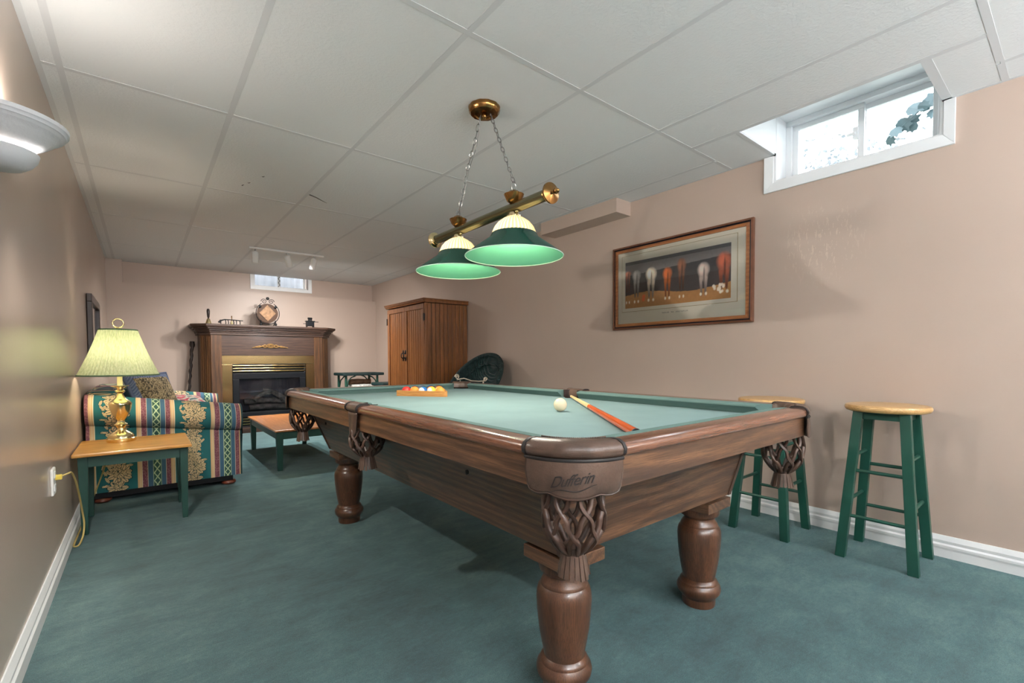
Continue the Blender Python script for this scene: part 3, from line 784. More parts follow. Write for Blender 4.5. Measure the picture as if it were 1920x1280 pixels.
# cord along one chain
MB().tube([(1.318, 1.88, H-.03), (1.328, 1.93, 2.03), (1.318, 1.99, 1.93), (1.332, 2.05, 1.83), (1.325, 2.09, 1.76), (1.336, 2.105, 1.75), (1.33, 2.112, BZ+.075)], .0018, 6).build('lamp_cord', M_CHROME, pl, smooth=60)

# ================================================================== wall sconce
SC = (XL, 2.0, 0)
sc = thing('wall_sconce', 'white plaster half-bowl uplight sconce on the left wall', 'sconce', (XL, 2.0, 1.6))
dish = [(.066, 1.600), (.085, 1.606), (.105, 1.618), (.125, 1.634), (.137, 1.646), (.142, 1.648), (.144, 1.653), (.150, 1.655), (.152, 1.662), (.157, 1.665), (.158, 1.676), (.153, 1.679), (.142, 1.676), (.122, 1.650), (.10, 1.632), (.080, 1.622), (.062, 1.616)]
b = MB(); rings = []
for r, z in dish: rings.append([(XL+r*math.cos(a), 2.0+r*math.sin(a), z) for a in [(-PI/2)+PI*k/40 for k in range(41)]])
b.loft(rings, closed=False); b.build('dish', M_PLASTER, sc, smooth=50)
cup = [(.0, 1.532), (.03, 1.533), (.055, 1.540), (.074, 1.554), (.086, 1.572), (.090, 1.588), (.083, 1.589), (.076, 1.574), (.058, 1.554), (.0, 1.544)]
b = MB(); rings = []
for r, z in cup: rings.append([(XL+max(r, .001)*1.0*math.cos(a), 2.005+max(r, .001)*math.sin(a), z) for a in [(-PI/2)+PI*k/32 for k in range(33)]])
b.loft(rings, closed=False); b.build('cup', M_PLASTER, sc, smooth=50)
MB().sphere((XL+.065, 2.0, 1.655), .022, 14, 8).build('bulb', M_BULB, sc, smooth=60)
lamp('sconce_light', 'POINT', (XL+.06, 2.0, 1.70), 8.0, (1, .95, .88), .03, parent=sc)
lamp('sconce_cup_light', 'POINT', (XL+.055, 2.005, 1.592), 1.6, (1, .95, .88), .012, parent=sc)
q = Vector((.8, .25, -.7)).normalized().to_track_quat('-Z', 'Y').to_euler()
lamp('sconce_slot_light', 'SPOT', (XL+.104, 2.01, 1.598), 48.0, (1, .94, .85), .02, rot=tuple(q), spot=2.5, parent=sc, blend=.6)

# ================================================================== added globe fill lamps, unseen behind the camera
for k, ((x, y), e) in enumerate(FILL_GLOBES):
    cl = thing('fill_globe_lamp', 'added white globe fill lamp, unseen behind the camera, %s one' % ('left' if k == 0 else 'right'), 'floor lamp', (x, y, 0), 'added globe fill lamps')
    MB().lathe([(0, 0), (.14, 0), (.14, .015), (.02, .03), (.012, .05), (.012, 1.48), (.03, 1.50), (.03, 1.53), (0, 1.53)], (x, y, 0), 28).build('pole', M_BRASS, cl, smooth=40)
    MB().sphere((x, y, 1.66), .14, 28, 16).build('globe', plain('fill_globe_glow', lin(245, 242, 235), .4, emit=((.88, .95, 1.0), e)), cl, smooth=80)

for k, ((x, y), e) in enumerate(FILL_UPLIGHTS):  # unseen uplights made up to brighten the room by ceiling bounce
    tc_ = thing('fill_uplight_lamp', 'added brass uplight fill lamp, unseen behind the camera, %s one' % ('left' if k == 0 else 'right'), 'floor lamp', (x, y, 0), 'added uplight fill lamps')
    MB().lathe([(0, 0), (.14, 0), (.14, .015), (.02, .03), (.012, .05), (.012, 1.40), (.03, 1.42), (0, 1.42)], (x, y, 0), 28).build('pole', M_BRASS, tc_, smooth=40)
    MB().lathe([(0, 1.40), (.05, 1.41), (.16, 1.46), (.19, 1.50), (.185, 1.50), (.155, 1.465), (.05, 1.42), (0, 1.415)], (x, y, 0), 32).build('bowl', M_WHITE, tc_, smooth=60)
    lamp('fill_uplight', 'AREA', (x, y, 1.51), e, (.9, .96, 1.0), .3, rot=(PI, 0, 0), parent=tc_)
# ================================================================== track light
tk = thing('track_light', 'white ceiling track with three small cylinder spotlights', 'track light', (1.31, 5.68, H))
MB().box(.925, 1.70, 5.66, 5.695, H-.02, H).build('track', M_WHITE, tk, bevel=.003)
for nm, x, y, dirv, e in (('a', .985, 5.68, (.0, .05, -1), 105), ('b', 1.30, 5.68, (.35, .35, -1), 105), ('c', 1.60, 5.68, (-.1, .45, -1), 105)):
    d = Vector(dirv).normalized(); p = Vector((x, y, H-.03)); 
    hd = MB(); a = p-Vector((0, 0, .012)); s0 = a-d*.0; s1 = a+d*.13
    hd.tube([s0, s0+d*.006, s0+d*.018, s1-d*.006, s1, s1-d*.02], [.012, .028, .034, .035, .033, .029], 20)
    h = hd.build('spot_head', M_WHITE, tk, smooth=50)
    MB().tube([(x, y, H-.018), (x, y, H-.03), tuple(a+d*.03)], .006, 8).build('swivel', M_CHROME, h, smooth=50)
    MB().tube([tuple(s1-d*.022), tuple(s1-d*.018)], .028, 16).build('spot_bulb', plain('lit_spot', (1, .95, .85), .4, emit=((1, .9, .75), 5.0)), h)
    q = d.to_track_quat('-Z', 'Y').to_euler()
    lamp('track_spot_light', 'SPOT', tuple(s1+d*.005), e, (1, .97, .93), .03, rot=tuple(q), spot=3.0, parent=tk, blend=.8)

# ================================================================== framed print on the right wall
fp = thing('framed_print', 'long framed print of horses seen from behind, cream mat', 'framed picture', (XR, 1.872, 1.195))
PY0, PY1, PZ0, PZ1 = 1.322, 2.425, 1.197, 1.848
def frame_side(name, y0, y1, z0, z1, w, x0, x1, m, par=fp):
    o = [(y0, z0), (y1, z0), (y1, z1), (y0, z1)]; i = [(y0+w, z0+w), (y1-w, z0+w), (y1-w, z1-w), (y0+w, z1-w)]
    for k in range(4):
        j = (k+1) % 4
        MB().hexa([(x0, *o[k]), (x0, *o[j]), (x0, *i[j]), (x0, *i[k])], [(x1+.004, *o[k]), (x1+.004, *o[j]), (x1, *i[j]), (x1, *i[k])]).build(name, m, par)
M_FR1 = plain('walnut_frame', lin(110, 70, 50), .3, var=.15, scale=20); M_FR2 = plain('black_frame_groove', lin(34, 30, 38), .3); M_FR3 = wood('inner_frame_oak', lin(146, 90, 52), lin(176, 116, 72), 'y', 2, .35)
frame_side('outer_frame', PY0, PY1, PZ0, PZ1, .013, XR-.001, XR-.028, M_FR1)
frame_side('frame_groove', PY0+.013, PY1-.013, PZ0+.013, PZ1-.013, .010, XR-.001, XR-.020, M_FR2)
frame_side('inner_frame', PY0+.023, PY1-.023, PZ0+.023, PZ1-.023, .022, XR-.001, XR-.022, M_FR3)
MB().box(XR-.009, XR-.003, PY0+.04, PY1-.04, PZ0+.04, PZ1-.04).build('mat_board', plain('cream_mat', lin(236, 230, 216), .9), fp)
iy0, iy1, iz0, iz1 = PY0+.145, PY1-.115, PZ0+.165, PZ1-.125
frame_side('fillet', iy0-.045, iy1+.035, iz0-.03, iz1+.055, .004, XR-.004, XR-.0115, plain('gold_fillet', lin(170, 146, 96), .4))
# the print itself, painted point by point
NU, NV = 300, 112
U, V = np.meshgrid(np.linspace(0, 1, NU), np.linspace(0, 1, NV), indexing='ij')      # U left to right as seen, V bottom to top
nz = rng.random((NU, NV))
sm = lambda a, k: sum(np.roll(np.roll(a, i, 0), j, 1) for i in range(-k, k+1) for j in range(-k, k+1))/(2*k+1)**2
n2 = sm(nz, 2); n4 = sm(rng.random((NU, NV)), 5)
def L3(*c): return np.array(lin(*c))
C = np.zeros((NU, NV, 3)) + L3(66, 62, 64)
band = V > .70+.22*(1-U)*0 + (.10*U)
C[band] = L3(112, 108, 110); C[V > .93] = L3(78, 76, 80)
top = (V > .62) & (V < .70+.1*U); C[top] = L3(58, 56, 60)
ground = V < .22+.05*np.sin(U*7)+.1*n4
C[ground] = L3(158, 116, 74)
C *= (.75+.5*n2)[..., None]; 
def soft(cx, cy, rx, ry): return np.clip(1.25-((U-cx)/rx)**2-((V-cy)/ry)**2, 0, 1)
def blend(mask, c): 
    global C
    m = np.clip(mask, 0, 1)[..., None]; C = C*(1-m)+np.array(c)*m*(.7+.6*n2)[..., None]
horses = [(.03, .74, .035, .10, (170, 110, 90)), (.125, .66, .045, .20, (176, 172, 172)), (.28, .64, .055, .24, (222, 206, 190)), (.445, .60, .045, .22, (190, 104, 56)), (.58, .72, .04, .24, (138, 92, 72)), (.775, .56, .05, .24, (196, 178, 172)), (.945, .66, .06, .28, (170, 94, 72))]
for hx, hy, rx, ry, c in horses:
    for s in (-1, 1):
        for q in range(6):
            blend(soft(hx+s*rx*.45*(1-.05*q), hy-ry*.6-q*.055, rx*.30*(1-.07*q), .06)*.9, lin(*[int(k*(.9-.08*q)) for k in c]))
        blend(soft(hx+s*rx*.45, .13, rx*.22, .035), lin(214, 204, 190))
    blend(soft(hx, hy+ry*.12, rx*1.05, ry*.58), lin(*c)); blend(soft(hx, hy-ry*.3, rx*.8, ry*.5)*.85, lin(*[int(k*.9) for k in c])); blend(soft(hx-rx*.3, hy+ry*.15, rx*.5, ry*.5)*.6, lin(*[min(255, int(k*1.18)) for k in c]))
    blend(soft(hx+rx*.1, hy-ry*.35, rx*.16, ry*.75)*.9, lin(*[int(k*.55) for k in c]))
for cx, cy in [(.2, .16), (.205, .22)]: blend(soft(cx, cy, .02, .05), lin(190, 96, 60))
for k in range(16): blend(soft(.86+.12*rng.random(), .14+.14*rng.random(), .012, .03), lin(206, 196, 184))
P = np.stack([np.full_like(U, XR-.0096), iy1+(iy0-iy1)*U, iz0+(iz1-iz0)*V], -1)
grid_obj('print', P, np.clip(C*1.6, 0, 1), vcol('print_ink', .8), fp)
# tiny caption under the picture
cap = MB()
for k in range(17):
    if k in (5, 8): continue
    y = 1.98-.0125*k; cap.box(XR-.0098, XR-.0088, y-.008, y-.005, 1.300, 1.309).box(XR-.0098, XR-.0088, y-.008, y, 1.300 if k % 2 else 1.3075, 1.3015 if k % 2 else 1.309)
    if k % 3: cap.box(XR-.0098, XR-.0088, y-.0015, y, 1.300, 1.309)
cap.build('caption', plain('caption_grey', lin(150, 146, 138), .9), fp)
MB().box(XR-.0155, XR-.0135, PY0+.035, PY1-.035, PZ0+.035, PZ1-.035).build('glazing', glass_pane('picture_glass', (1, 1, 1), .02), fp)

# framed mirror on the left wall
mr = thing('wall_mirror', 'dark framed rectangular mirror on the left wall above the sofa', 'mirror', (XL, 5.1, .9))
y0, y1, z0, z1 = 4.70, 5.55, .86, 1.475
for k, (a, bq, c, d) in enumerate([(y0, y1, z0, z0+.06), (y0, y1, z1-.06, z1), (y0, y0+.06, z0+.06, z1-.06), (y1-.06, y1, z0+.06, z1-.06)]):
    MB().box(XL+.002, XL+.034, a, bq, c, d).build('mirror_frame', plain('espresso_frame', lin(58, 44, 40), .4, var=.1), mr, bevel=.004)
MB().box(XL+.004, XL+.016, y0+.05, y1-.05, z0+.05, z1-.05).build('mirror_glass', plain('mirror_silver', lin(190, 200, 215), .06, 1.0), mr)
# ================================================================== bar stools
st = thing('bar_stool', 'tall round-seat bar stool with dark green legs standing alone by the wall', 'stool', (2.795, .60, 0), 'green bar stools', local=True)
ZT = .742
MB().lathe([(0, ZT-.032), (.150, ZT-.032), (.160, ZT-.028), (.166, ZT-.018), (.166, ZT-.010), (.162, ZT-.003), (.152, ZT), (.06, ZT-.001), (0, ZT-.002)], (0, 0, 0), 48).build('seat', M_SEAT, st, smooth=40)
fx, fy, tx, ty, zt = .147, .138, .092, .088, ZT-.032
def legc(sx, sy, z): t = z/zt; return (sx*(fx+(tx-fx)*t), sy*(fy+(ty-fy)*t), z)
for sx in (-1, 1):
    for sy in (-1, 1):
        a, c = legc(sx, sy, 0), legc(sx, sy, zt); w = .020; d = .016
        MB().hexa([(a[0]-d, a[1]-w, 0), (a[0]+d, a[1]-w, 0), (a[0]+d, a[1]+w, 0), (a[0]-d, a[1]+w, 0)], [(c[0]-d, c[1]-w, zt), (c[0]+d, c[1]-w, zt), (c[0]+d, c[1]+w, zt), (c[0]-d, c[1]+w, zt)]).build('leg', M_GREEN, st, bevel=.002)
for sx in (-1, 1):
    for z in (.205, .425): MB().cyl(legc(sx, -1, z), legc(sx, 1, z), .0085, n=12).build('rung', M_GREEN, st, smooth=50)
    MB().box(sx*.09-.008, sx*.09+.008, -.08, .08, ZT-.068, ZT-.032).build('seat_rail', M_GREEN, st)
for sy in (-1, 1):
    for z in (.275, .495): MB().cyl(legc(-1, sy, z), legc(1, sy, z), .0085, n=12).build('rung', M_GREEN, st, smooth=50)
    MB().box(-.08, .08, sy*.086-.008, sy*.086+.008, ZT-.068, ZT-.032).build('seat_rail', M_GREEN, st)
dup(st, (2.775, 1.119, 0), 0, 'tall round-seat bar stool with dark green legs half hidden behind the pool table')

# ================================================================== armoire
AX0, AX1, AY0, AY1, AZ = 2.455, 3.015, 4.60, 5.60, 1.60
ar = thing('armoire', 'cherry wood armoire with two beadboard doors against the right wall', 'armoire', (2.73, 5.1, 0))
bd = MB().box(AX0+.012, AX1, AY0+.012, AY1-.012, .02, AZ-.001).build('body', plain('groove_shade_carcass', lin(60, 34, 20), .6), ar)  # body coloured dark so the plank gaps read as shaded grooves
n = 10
for k in range(n):
    w = (AX1-AX0-.03)/n; x = AX0+.03+w*k
    MB().box(x+.003, x+w-.003, AY0, AY0+.012, .08, AZ-.005).build('plank', M_CHERRY, bd, bevel=.003, segs=1)
MB().box(AX0, AX0+.03, AY0-.002, AY0+.012, .02, AZ-.003).build('corner_stile', M_CHERRY, ar, bevel=.002)
MB().box(AX0, AX1, AY0-.004, AY1+.004, 0, .08).build('plinth', M_CHERRY, ar, bevel=.004)
MB().prism([(AX0-.012, AZ), (AX1, AZ), (AX1, AZ+.032), (AX0-.030, AZ+.032), (AX0-.030, AZ+.020), (AX0-.018, AZ+.016)], AY0-.02, AY1+.02, 'y').build('cornice', M_CHERRY, ar, bevel=.003)
MB().box(AX0-.035, AX1, AY0-.028, AY1+.028, AZ+.032, AZ+.046).build('top_board', M_CHERRY, ar, bevel=.004)
mid = (AY0+AY1)/2
for s, (ya, yb) in enumerate(((AY0+.016, mid-.002), (mid+.002, AY1-.016))):
    za, zb = .10, AZ-.012; w = .055; X0, X1 = AX0-.008, AX0+.012
    d = MB().box(X0, X1, ya, yb, za, za+w).box(X0, X1, ya, yb, zb-w, zb).box(X0, X1, ya, ya+w, za+w, zb-w).box(X0, X1, yb-w, yb, za+w, zb-w).build('door', M_CHERRY, ar, bevel=.003)
    n = 7; pw = (yb-ya-2*w)/n
    for k in range(n): MB().box(AX0+.004, AX0+.012, ya+w+pw*k+.003, ya+w+pw*(k+1)-.003, za+w, zb-w).build('plank', M_CHERRY, d, bevel=.003, segs=1)
    hy = mid-.03 if s == 0 else mid+.03
    h = MB(); h.sphere((X0-.004, hy, 1.05), .014, 10, 6, (.5, 1, 2)).sphere((X0-.004, hy, .97), .014, 10, 6, (.5, 1, 2))
    h.tube([(X0-.006, hy, 1.045), (X0-.028, hy, 1.03), (X0-.03, hy, 1.01), (X0-.028, hy, .99), (X0-.006, hy, .975)], .006, 8).build('handle', M_BLACK, d, smooth=60)
    for z in (.32, 1.40):
        yy = ya-.004 if s == 0 else yb+.004
        MB().box(X0-.003, X0+.012, yy-.012, yy+.012, z, z+.075).cyl((X0-.004, yy, z-.005), (X0-.004, yy, z+.08), .005, n=8).build('hinge', M_BLACK, d)

# ================================================================== fireplace
FC = 1.365
fp_ = thing('fireplace', 'dark oak fireplace with chamfered corners, brass surround and mantel', 'fireplace', (FC, 7.1, 0))
FY = 6.945
def plan(hf, yf, c):   # chamfered plan polygon to the wall
    return [(FC-hf, yf), (FC+hf, yf), (FC+hf+c, yf+c), (FC+hf+c, YF), (FC-hf-c, YF), (FC-hf-c, yf+c)]
MTOP = 1.425
MB().prism(plan(.735, 6.855, .155), MTOP-.03, MTOP).build('mantel_shelf', M_OAKDX, fp_, bevel=.006)
for k, (h, yf, z0, z1) in enumerate([(.728, 6.868, MTOP-.042, MTOP-.03), (.715, 6.885, MTOP-.062, MTOP-.042), (.700, 6.905, MTOP-.085, MTOP-.062), (.694, 6.922, MTOP-.105, MTOP-.085), (.688, 6.934, MTOP-.135, MTOP-.105)]):
    MB().prism(plan(h, yf, .125+.012*(4-k)*.5), z0, z1).build('crown_moulding', M_OAKDX, fp_, bevel=.004)
HF, CH = .680, .112
for sd in (-1, 1):
    x0, x1 = (FC-HF, FC-.565) if sd < 0 else (FC+.565, FC+HF)
    pl_ = MB().box(x0, x1, FY, YF, .07, MTOP-.135).build('pilaster', M_OAKD, fp_)
    # fluted chamfer board
    q0 = Vector((FC+sd*HF, FY, 0)); q1 = Vector((FC+sd*(HF+CH), FY+CH, 0))
    MB().prism([(FC+sd*HF, FY+.004), (FC+sd*(HF+CH-.004), FY+CH), (FC+sd*(HF+CH-.004), YF), (FC+sd*HF, YF)], .07, MTOP-.135).build('chamfer_board', M_OAKD, fp_)
    for k in range(5):
        t0, t1 = .12+.17*k, .12+.17*k+.10; nx, ny = sd*.7071*.006, -.7071*.006
        a, c = q0+(q1-q0)*t0, q0+(q1-q0)*t1
        MB().hexa([(a.x-nx, a.y-ny, .12), (c.x-nx, c.y-ny, .12), (c.x+nx, c.y+ny, .12), (a.x+nx, a.y+ny, .12)], [(a.x-nx, a.y-ny, MTOP-.16), (c.x-nx, c.y-ny, MTOP-.16), (c.x+nx, c.y+ny, MTOP-.16), (a.x+nx, a.y+ny, MTOP-.16)]).build('flute', M_OAKD, fp_)
MB().box(FC-.565, FC+.565, FY+.006, YF-.3, 1.025, MTOP-.135).build('frieze_panel', M_OAKDX, fp_)
MB().prism(plan(HF+.006, FY-.006, CH), 0, .07).build('base_board', M_OAKDX, fp_, bevel=.004)
# carved ornament
oc = MB(); oz, oy = 1.155, FY-.002
for r in (.012, .022, .033):
    oc.tube([(FC+r*1.35*math.cos(2*PI*k/18), oy-.004, oz+r*.85*math.sin(2*PI*k/18)) for k in range(18)], .0045, 6, closed=True)
for s in (-1, 1):
    for dz in (-1, 1):
        pts = [(FC+s*(.04+.03*k), oy-.002, oz-.004+dz*.018*math.sin(k*1.25+.4)*(1-k/7)-.022*(k/6)**2) for k in range(7)]
        oc.tube(pts, [.009, .009, .008, .007, .006, .005, .003], 6)
    for k in range(4): oc.sphere((FC+s*(.055+.04*k), oy-.003, oz+.006-.006*k), .012-.0016*k, 8, 6, (1, .4, .8))
oc.build('carved_ornament', plain('gilt_wood', lin(160, 124, 76), .4, .2, var=.2), fp_, smooth=60)
# brass surround: three flat plates, mitre free
BYY = FY+.012
M_BRASS_S = plain('satin_brass_sheet', lin(150, 130, 92), .2, 1.0, var=.1, scale=3)
for q in ((FC-.565, FC+.565, .912, 1.025), (FC-.565, FC-.452, .07, .910), (FC+.452, FC+.565, .07, .910)):
    MB().box(q[0], q[1], BYY, BYY+.012, q[2], q[3]).build('brass_plate', M_BRASS_S, fp_, bevel=.002)
# firebox
IX0, IX1 = FC-.452, FC+.452
MB().box(IX0, IX1, YF-.06, YF-.045, .07, .912).box(IX0, IX0+.01, BYY+.05, YF-.06, .07, .912).box(IX1-.01, IX1, BYY+.05, YF-.06, .07, .912).box(IX0, IX1, BYY+.05, YF-.06, .905, .912).box(IX0, IX1, BYY+.03, YF-.06, .07, .09).build('firebox', plain('soot_steel', lin(112, 112, 122), .7, var=.2, scale=5), fp_)
for z in (.882, .846, .810, .176, .142, .108): MB().box(IX0+.006, IX1-.006, BYY+.002, BYY+.02, z, z+.016).build('louver_slat', M_BRASS_S, fp_, bevel=.003)
for za, zb in ((.79, .912), (.07, .21)): MB().box(IX0, IX1, BYY+.06, BYY+.065, za, zb).build('louver_backing', M_BLACK, fp_)
dr = MB(); z0, z1 = .21, .79; w = .075
dr.box(IX0+.004, IX1-.004, BYY+.01, BYY+.03, z0, z0+.06).box(IX0+.004, IX1-.004, BYY+.01, BYY+.03, z1-w, z1).box(IX0+.004, IX0+.004+w, BYY+.01, BYY+.03, z0+.06, z1-w).box(IX1-.004-w, IX1-.004, BYY+.01, BYY+.03, z0+.06, z1-w)
do = dr.build('glass_door', M_BLACKM, fp_, bevel=.004)
MB().box(IX0+.07, IX1-.07, BYY+.018, BYY+.022, z0+.05, z1-w+.01).build('pane', glass_pane('fire_glass', (.86, .86, .9), .02), do)
M_LOG = plain('ceramic_log', lin(156, 146, 136), .9, var=.5, scale=14, bump=.8, bscale=30, bdist=.02)
def log(parent, p0, p1, r, m, name='log', bend=.02, n=10):
    p0, p1 = Vector(p0), Vector(p1); pts = []; rs = []
    for k in range(9):
        t = k/8; pts.append(tuple(p0+(p1-p0)*t+Vector((0, .3, 1))*bend*math.sin(PI*t+.4)+Vector(rng.normal(size=3))*r*.06)); rs.append(r*(1+.12*rng.normal()*.5)*(.92 if k in (0, 8) else 1))
    return MB().tube(pts, rs, n).build(name, m, parent, smooth=50)
log(fp_, (1.12, 7.10, .31), (1.66, 7.10, .31), .038, M_LOG); log(fp_, (1.07, 7.17, .385), (1.62, 7.17, .39), .042, M_LOG)
log(fp_, (1.17, 7.06, .40), (1.40, 7.14, .535), .032, M_LOG, bend=.035); log(fp_, (1.30, 7.14, .545), (1.60, 7.05, .40), .034, M_LOG, bend=.03); log(fp_, (1.5, 7.05, .40), (1.70, 7.14, .47), .028, M_LOG)
MB().box(1.02, 1.74, 7.04, 7.22, .09, .275).build('log_grate', M_DARK, fp_, bevel=.01)

# ------------------------------------------------------------------ things on the mantel
ZM = MTOP
bell = thing('hand_bell', 'brass hand bell with dark wooden handle at the left mantel end', 'bell', (.665, 6.95, ZM))
MB().lathe([(0, ZM+.07), (.012, ZM+.068), (.02, ZM+.055), (.026, ZM+.03), (.034, ZM+.008), (.036, ZM), (.033, ZM), (.024, ZM+.03), (.016, ZM+.055), (0, ZM+.06)], (.665, 6.95, 0), 22).build('bell_body', M_BRASS, bell, smooth=50)
MB().lathe([(0, ZM+.068), (.008, ZM+.07), (.014, ZM+.09), (.017, ZM+.13), (.019, ZM+.16), (.014, ZM+.185), (0, ZM+.192)], (.665, 6.95, 0), 14).build('handle', plain('ebony_handle', lin(34, 26, 26), .3), bell, smooth=60)
tr = thing('iron_trivet', 'low black iron rack with little legs on the mantel', 'trivet', (.92, 6.94, ZM))
MB().tube([(.775, 6.94, ZM+.02), (.79, 6.94, ZM+.045), (.84, 6.94, ZM+.062), (.93, 6.94, ZM+.06), (1.0, 6.94, ZM+.055), (1.045, 6.94, ZM+.053)], [.014, .01, .007, .006, .006, .005], 8).build('rail', M_BLACK, tr, smooth=60)
for x in (.79, .845, .875, .935, .965, 1.005):
    MB().tube([(x, 6.94, ZM+.058), (x+.006, 6.935, ZM+.03), (x+.004, 6.93, ZM)], .005, 6).build('leg', M_BLACK, tr, smooth=60)
bb = thing('brass_hand_bell', 'tiny brass bell with slender stem on the mantel', 'bell', (.912, 6.90, ZM))
MB().lathe([(0, ZM+.05), (.007, ZM+.047), (.013, ZM+.03), (.017, ZM+.006), (.019, ZM), (0, ZM)], (.912, 6.90, 0), 16).build('bell_body', M_BRASS, bb, smooth=50)
MB().lathe([(0, ZM+.046), (.005, ZM+.05), (.003, ZM+.07), (.007, ZM+.085), (.004, ZM+.092), (.008, ZM+.104), (0, ZM+.112)], (.912, 6.90, 0), 10).build('stem', M_BRASS_A, bb, smooth=60)
dp = thing('decorative_plate', 'round glass plate in a scrolled black wire stand, centre of the mantel', 'plate', (1.345, 6.97, ZM+.0))
pc = (1.345, ZM+.175)
pm = plain('amber_mosaic_glass', lin(146, 110, 76), .5, .0, var=.4, scale=24, spec=.3)
MB().lathe([(0, 0), (.06, .0), (.125, -.012), (.128, -.010), (.06, .008), (0, .008)], (pc[0], 6.99, pc[1]), 40, axis='y').build('plate_disc', plain('smoky_plate', lin(84, 64, 52), .6, .0, spec=.2), dp, smooth=50)
MB().add([(pc[0]-.10, 6.974, pc[1]), (pc[0], 6.974, pc[1]-.11), (pc[0]+.10, 6.974, pc[1]), (pc[0], 6.974, pc[1]+.11), (pc[0]-.095, 6.982, pc[1]), (pc[0], 6.982, pc[1]-.105), (pc[0]+.095, 6.982, pc[1]), (pc[0], 6.982, pc[1]+.105)], [(0, 1, 2, 3), (7, 6, 5, 4), (0, 4, 5, 1), (1, 5, 6, 2), (2, 6, 7, 3), (3, 7, 4, 0)]).build('diamond_inlay', pm, dp)
sw = MB(); yw = 6.965
sw.tube([(pc[0]+.142*math.sin(a), yw, pc[1]-.002-.15*math.cos(a)) for a in [(-2.6+5.2*k/40) for k in range(41)]], .0045, 6)
for s in (-1, 1):
    sw.tube([(pc[0]+s*(.045+.036*(1-k/26)*math.cos(k*.45)), yw, pc[1]+.155+.036*(1-k/26)*math.sin(k*.45)) for k in range(22)], .004, 6)
    sw.tube([(pc[0]+s*.09, yw, ZM+.075), (pc[0]+s*.088, yw-.02, ZM+.04), (pc[0]+s*.09, yw-.035, ZM+.035), (pc[0]+s*.09, yw-.04, ZM+.001)], .006, 6)
    sw.sphere((pc[0]+s*.09, yw-.03, ZM+.02), .017, 8, 6); sw.sphere((pc[0]+s*.095, yw-.01, pc[1]+.085), .019, 7, 5, (1, .4, 1))
    sw.tube([(pc[0]+s*.09, yw, ZM+.07), (pc[0]+s*.08, yw+.07, ZM+.006)], .005, 6)
for k in range(6): sw.sphere((pc[0]+.012*math.cos(k*PI/3), yw-.004, pc[1]+.195+.012*math.sin(k*PI/3)), .011, 6, 4, (1, .5, 1))
sw.build('wire_stand', M_BLACK, dp, smooth=60)
ms = thing('miniature_stove', 'miniature black cast iron stove on the right side of the mantel', 'ornament', (1.885, 6.96, ZM))
MB().box(1.835, 1.935, 6.93, 7.0, ZM+.02, ZM+.085).box(1.825, 1.945, 6.925, 7.005, ZM+.085, ZM+.095).build('stove_body', M_BLACK, ms, bevel=.004)
for x in (1.845, 1.925):
    for y in (6.94, 6.99): MB().tube([(x, y, ZM+.025), (x+(x-1.885)*.2, y, ZM)], [.008, .005], 6).build('leg', M_BLACK, ms)
MB().box(1.862, 1.908, 6.94, 6.985, ZM+.095, ZM+.118).build('pot', M_BLACK, ms, bevel=.004); MB().lathe([(0, ZM+.118), (.03, ZM+.12), (.034, ZM+.132), (.028, ZM+.14), (0, ZM+.14)], (1.885, 6.962, 0), 12).build('lid', M_BLACK, ms, smooth=40)
MB().box(1.94, 2.0, 6.955, 6.975, ZM+.078, ZM+.086).box(1.795, 1.84, 6.955, 6.975, ZM+.05, ZM+.056).build('shelf_arm', M_BLACK, ms)
for dx in (-.024, .024): MB().box(1.885+dx-.018, 1.885+dx+.018, 6.924, 6.93, ZM+.03, ZM+.075).build('oven_door', M_BLACKM, ms, bevel=.002)

# twisted cane leaning beside the fireplace
cn = MB(); cane_pts = []; top, bot = Vector((.515, 7.26, 1.21)), Vector((.42, 7.20, .0))
for k in range(60):
    t = k/59; p = bot+(top-bot)*t; cane_pts.append((p.x+.0035*math.cos(t*60), p.y+.0035*math.sin(t*60), p.z))
cn.tube(cane_pts, [.012+.006*t/59+(.01 if t > 55 else 0)+.002*math.sin(t*1.9) for t in range(60)], 8)
tag(cn.build('walking_stick', plain('dark_twisted_wood', lin(36, 24, 20), .5, var=.2), smooth=60, org=(.42, 7.2, 0)), 'dark twisted wooden walking stick leaning beside the fireplace', 'walking stick')
# ================================================================== wicker log bench with birch logs
def wicker_mat(name, c):
    m = MT(name, .55); v = m.coords()
    w1 = m.new('ShaderNodeTexWave'); w1.inputs['Scale'].default_value = 30; m.l(v, w1.inputs['Vector']); w1.bands_direction = 'Z'
    w2 = m.new('ShaderNodeTexWave'); w2.inputs['Scale'].default_value = 24; m.l(v, w2.inputs['Vector']); w2.bands_direction = 'X'
    h = m.math('MULTIPLY', w1.outputs['Fac'], w2.outputs['Fac'])
    m.color(m.ramp(h, [(.1, tuple(q*.45 for q in c)), (.6, c)])); m.bump(h, .8, .01); return m.m
M_WICK = wicker_mat('green_wicker', lin(20, 58, 58))
wb = thing('wicker_bench', 'dark green wicker bench with log shelf beside the fireplace', 'bench', (2.5, 6.72, 0))
BX0, BX1, BY0, BY1, BZT = 2.19, 2.80, 6.52, 6.93, .775
MB().box(BX0, BX1, BY0, BY1, BZT-.04, BZT).build('bench_top', M_WICK, wb, bevel=.012)
for x in (BX0+.06, BX1-.09):
    for y in (BY0+.05, BY1-.05): MB().tube([(x, y, BZT-.04), (x, y, 0)], .017, 10).build('leg', M_GREEN, wb, smooth=60)
for z in (.50, .20): MB().box(BX0+.05, BX1-.08, BY0+.04, BY1-.04, z, z+.018).build('shelf', M_WICK, wb, bevel=.004)
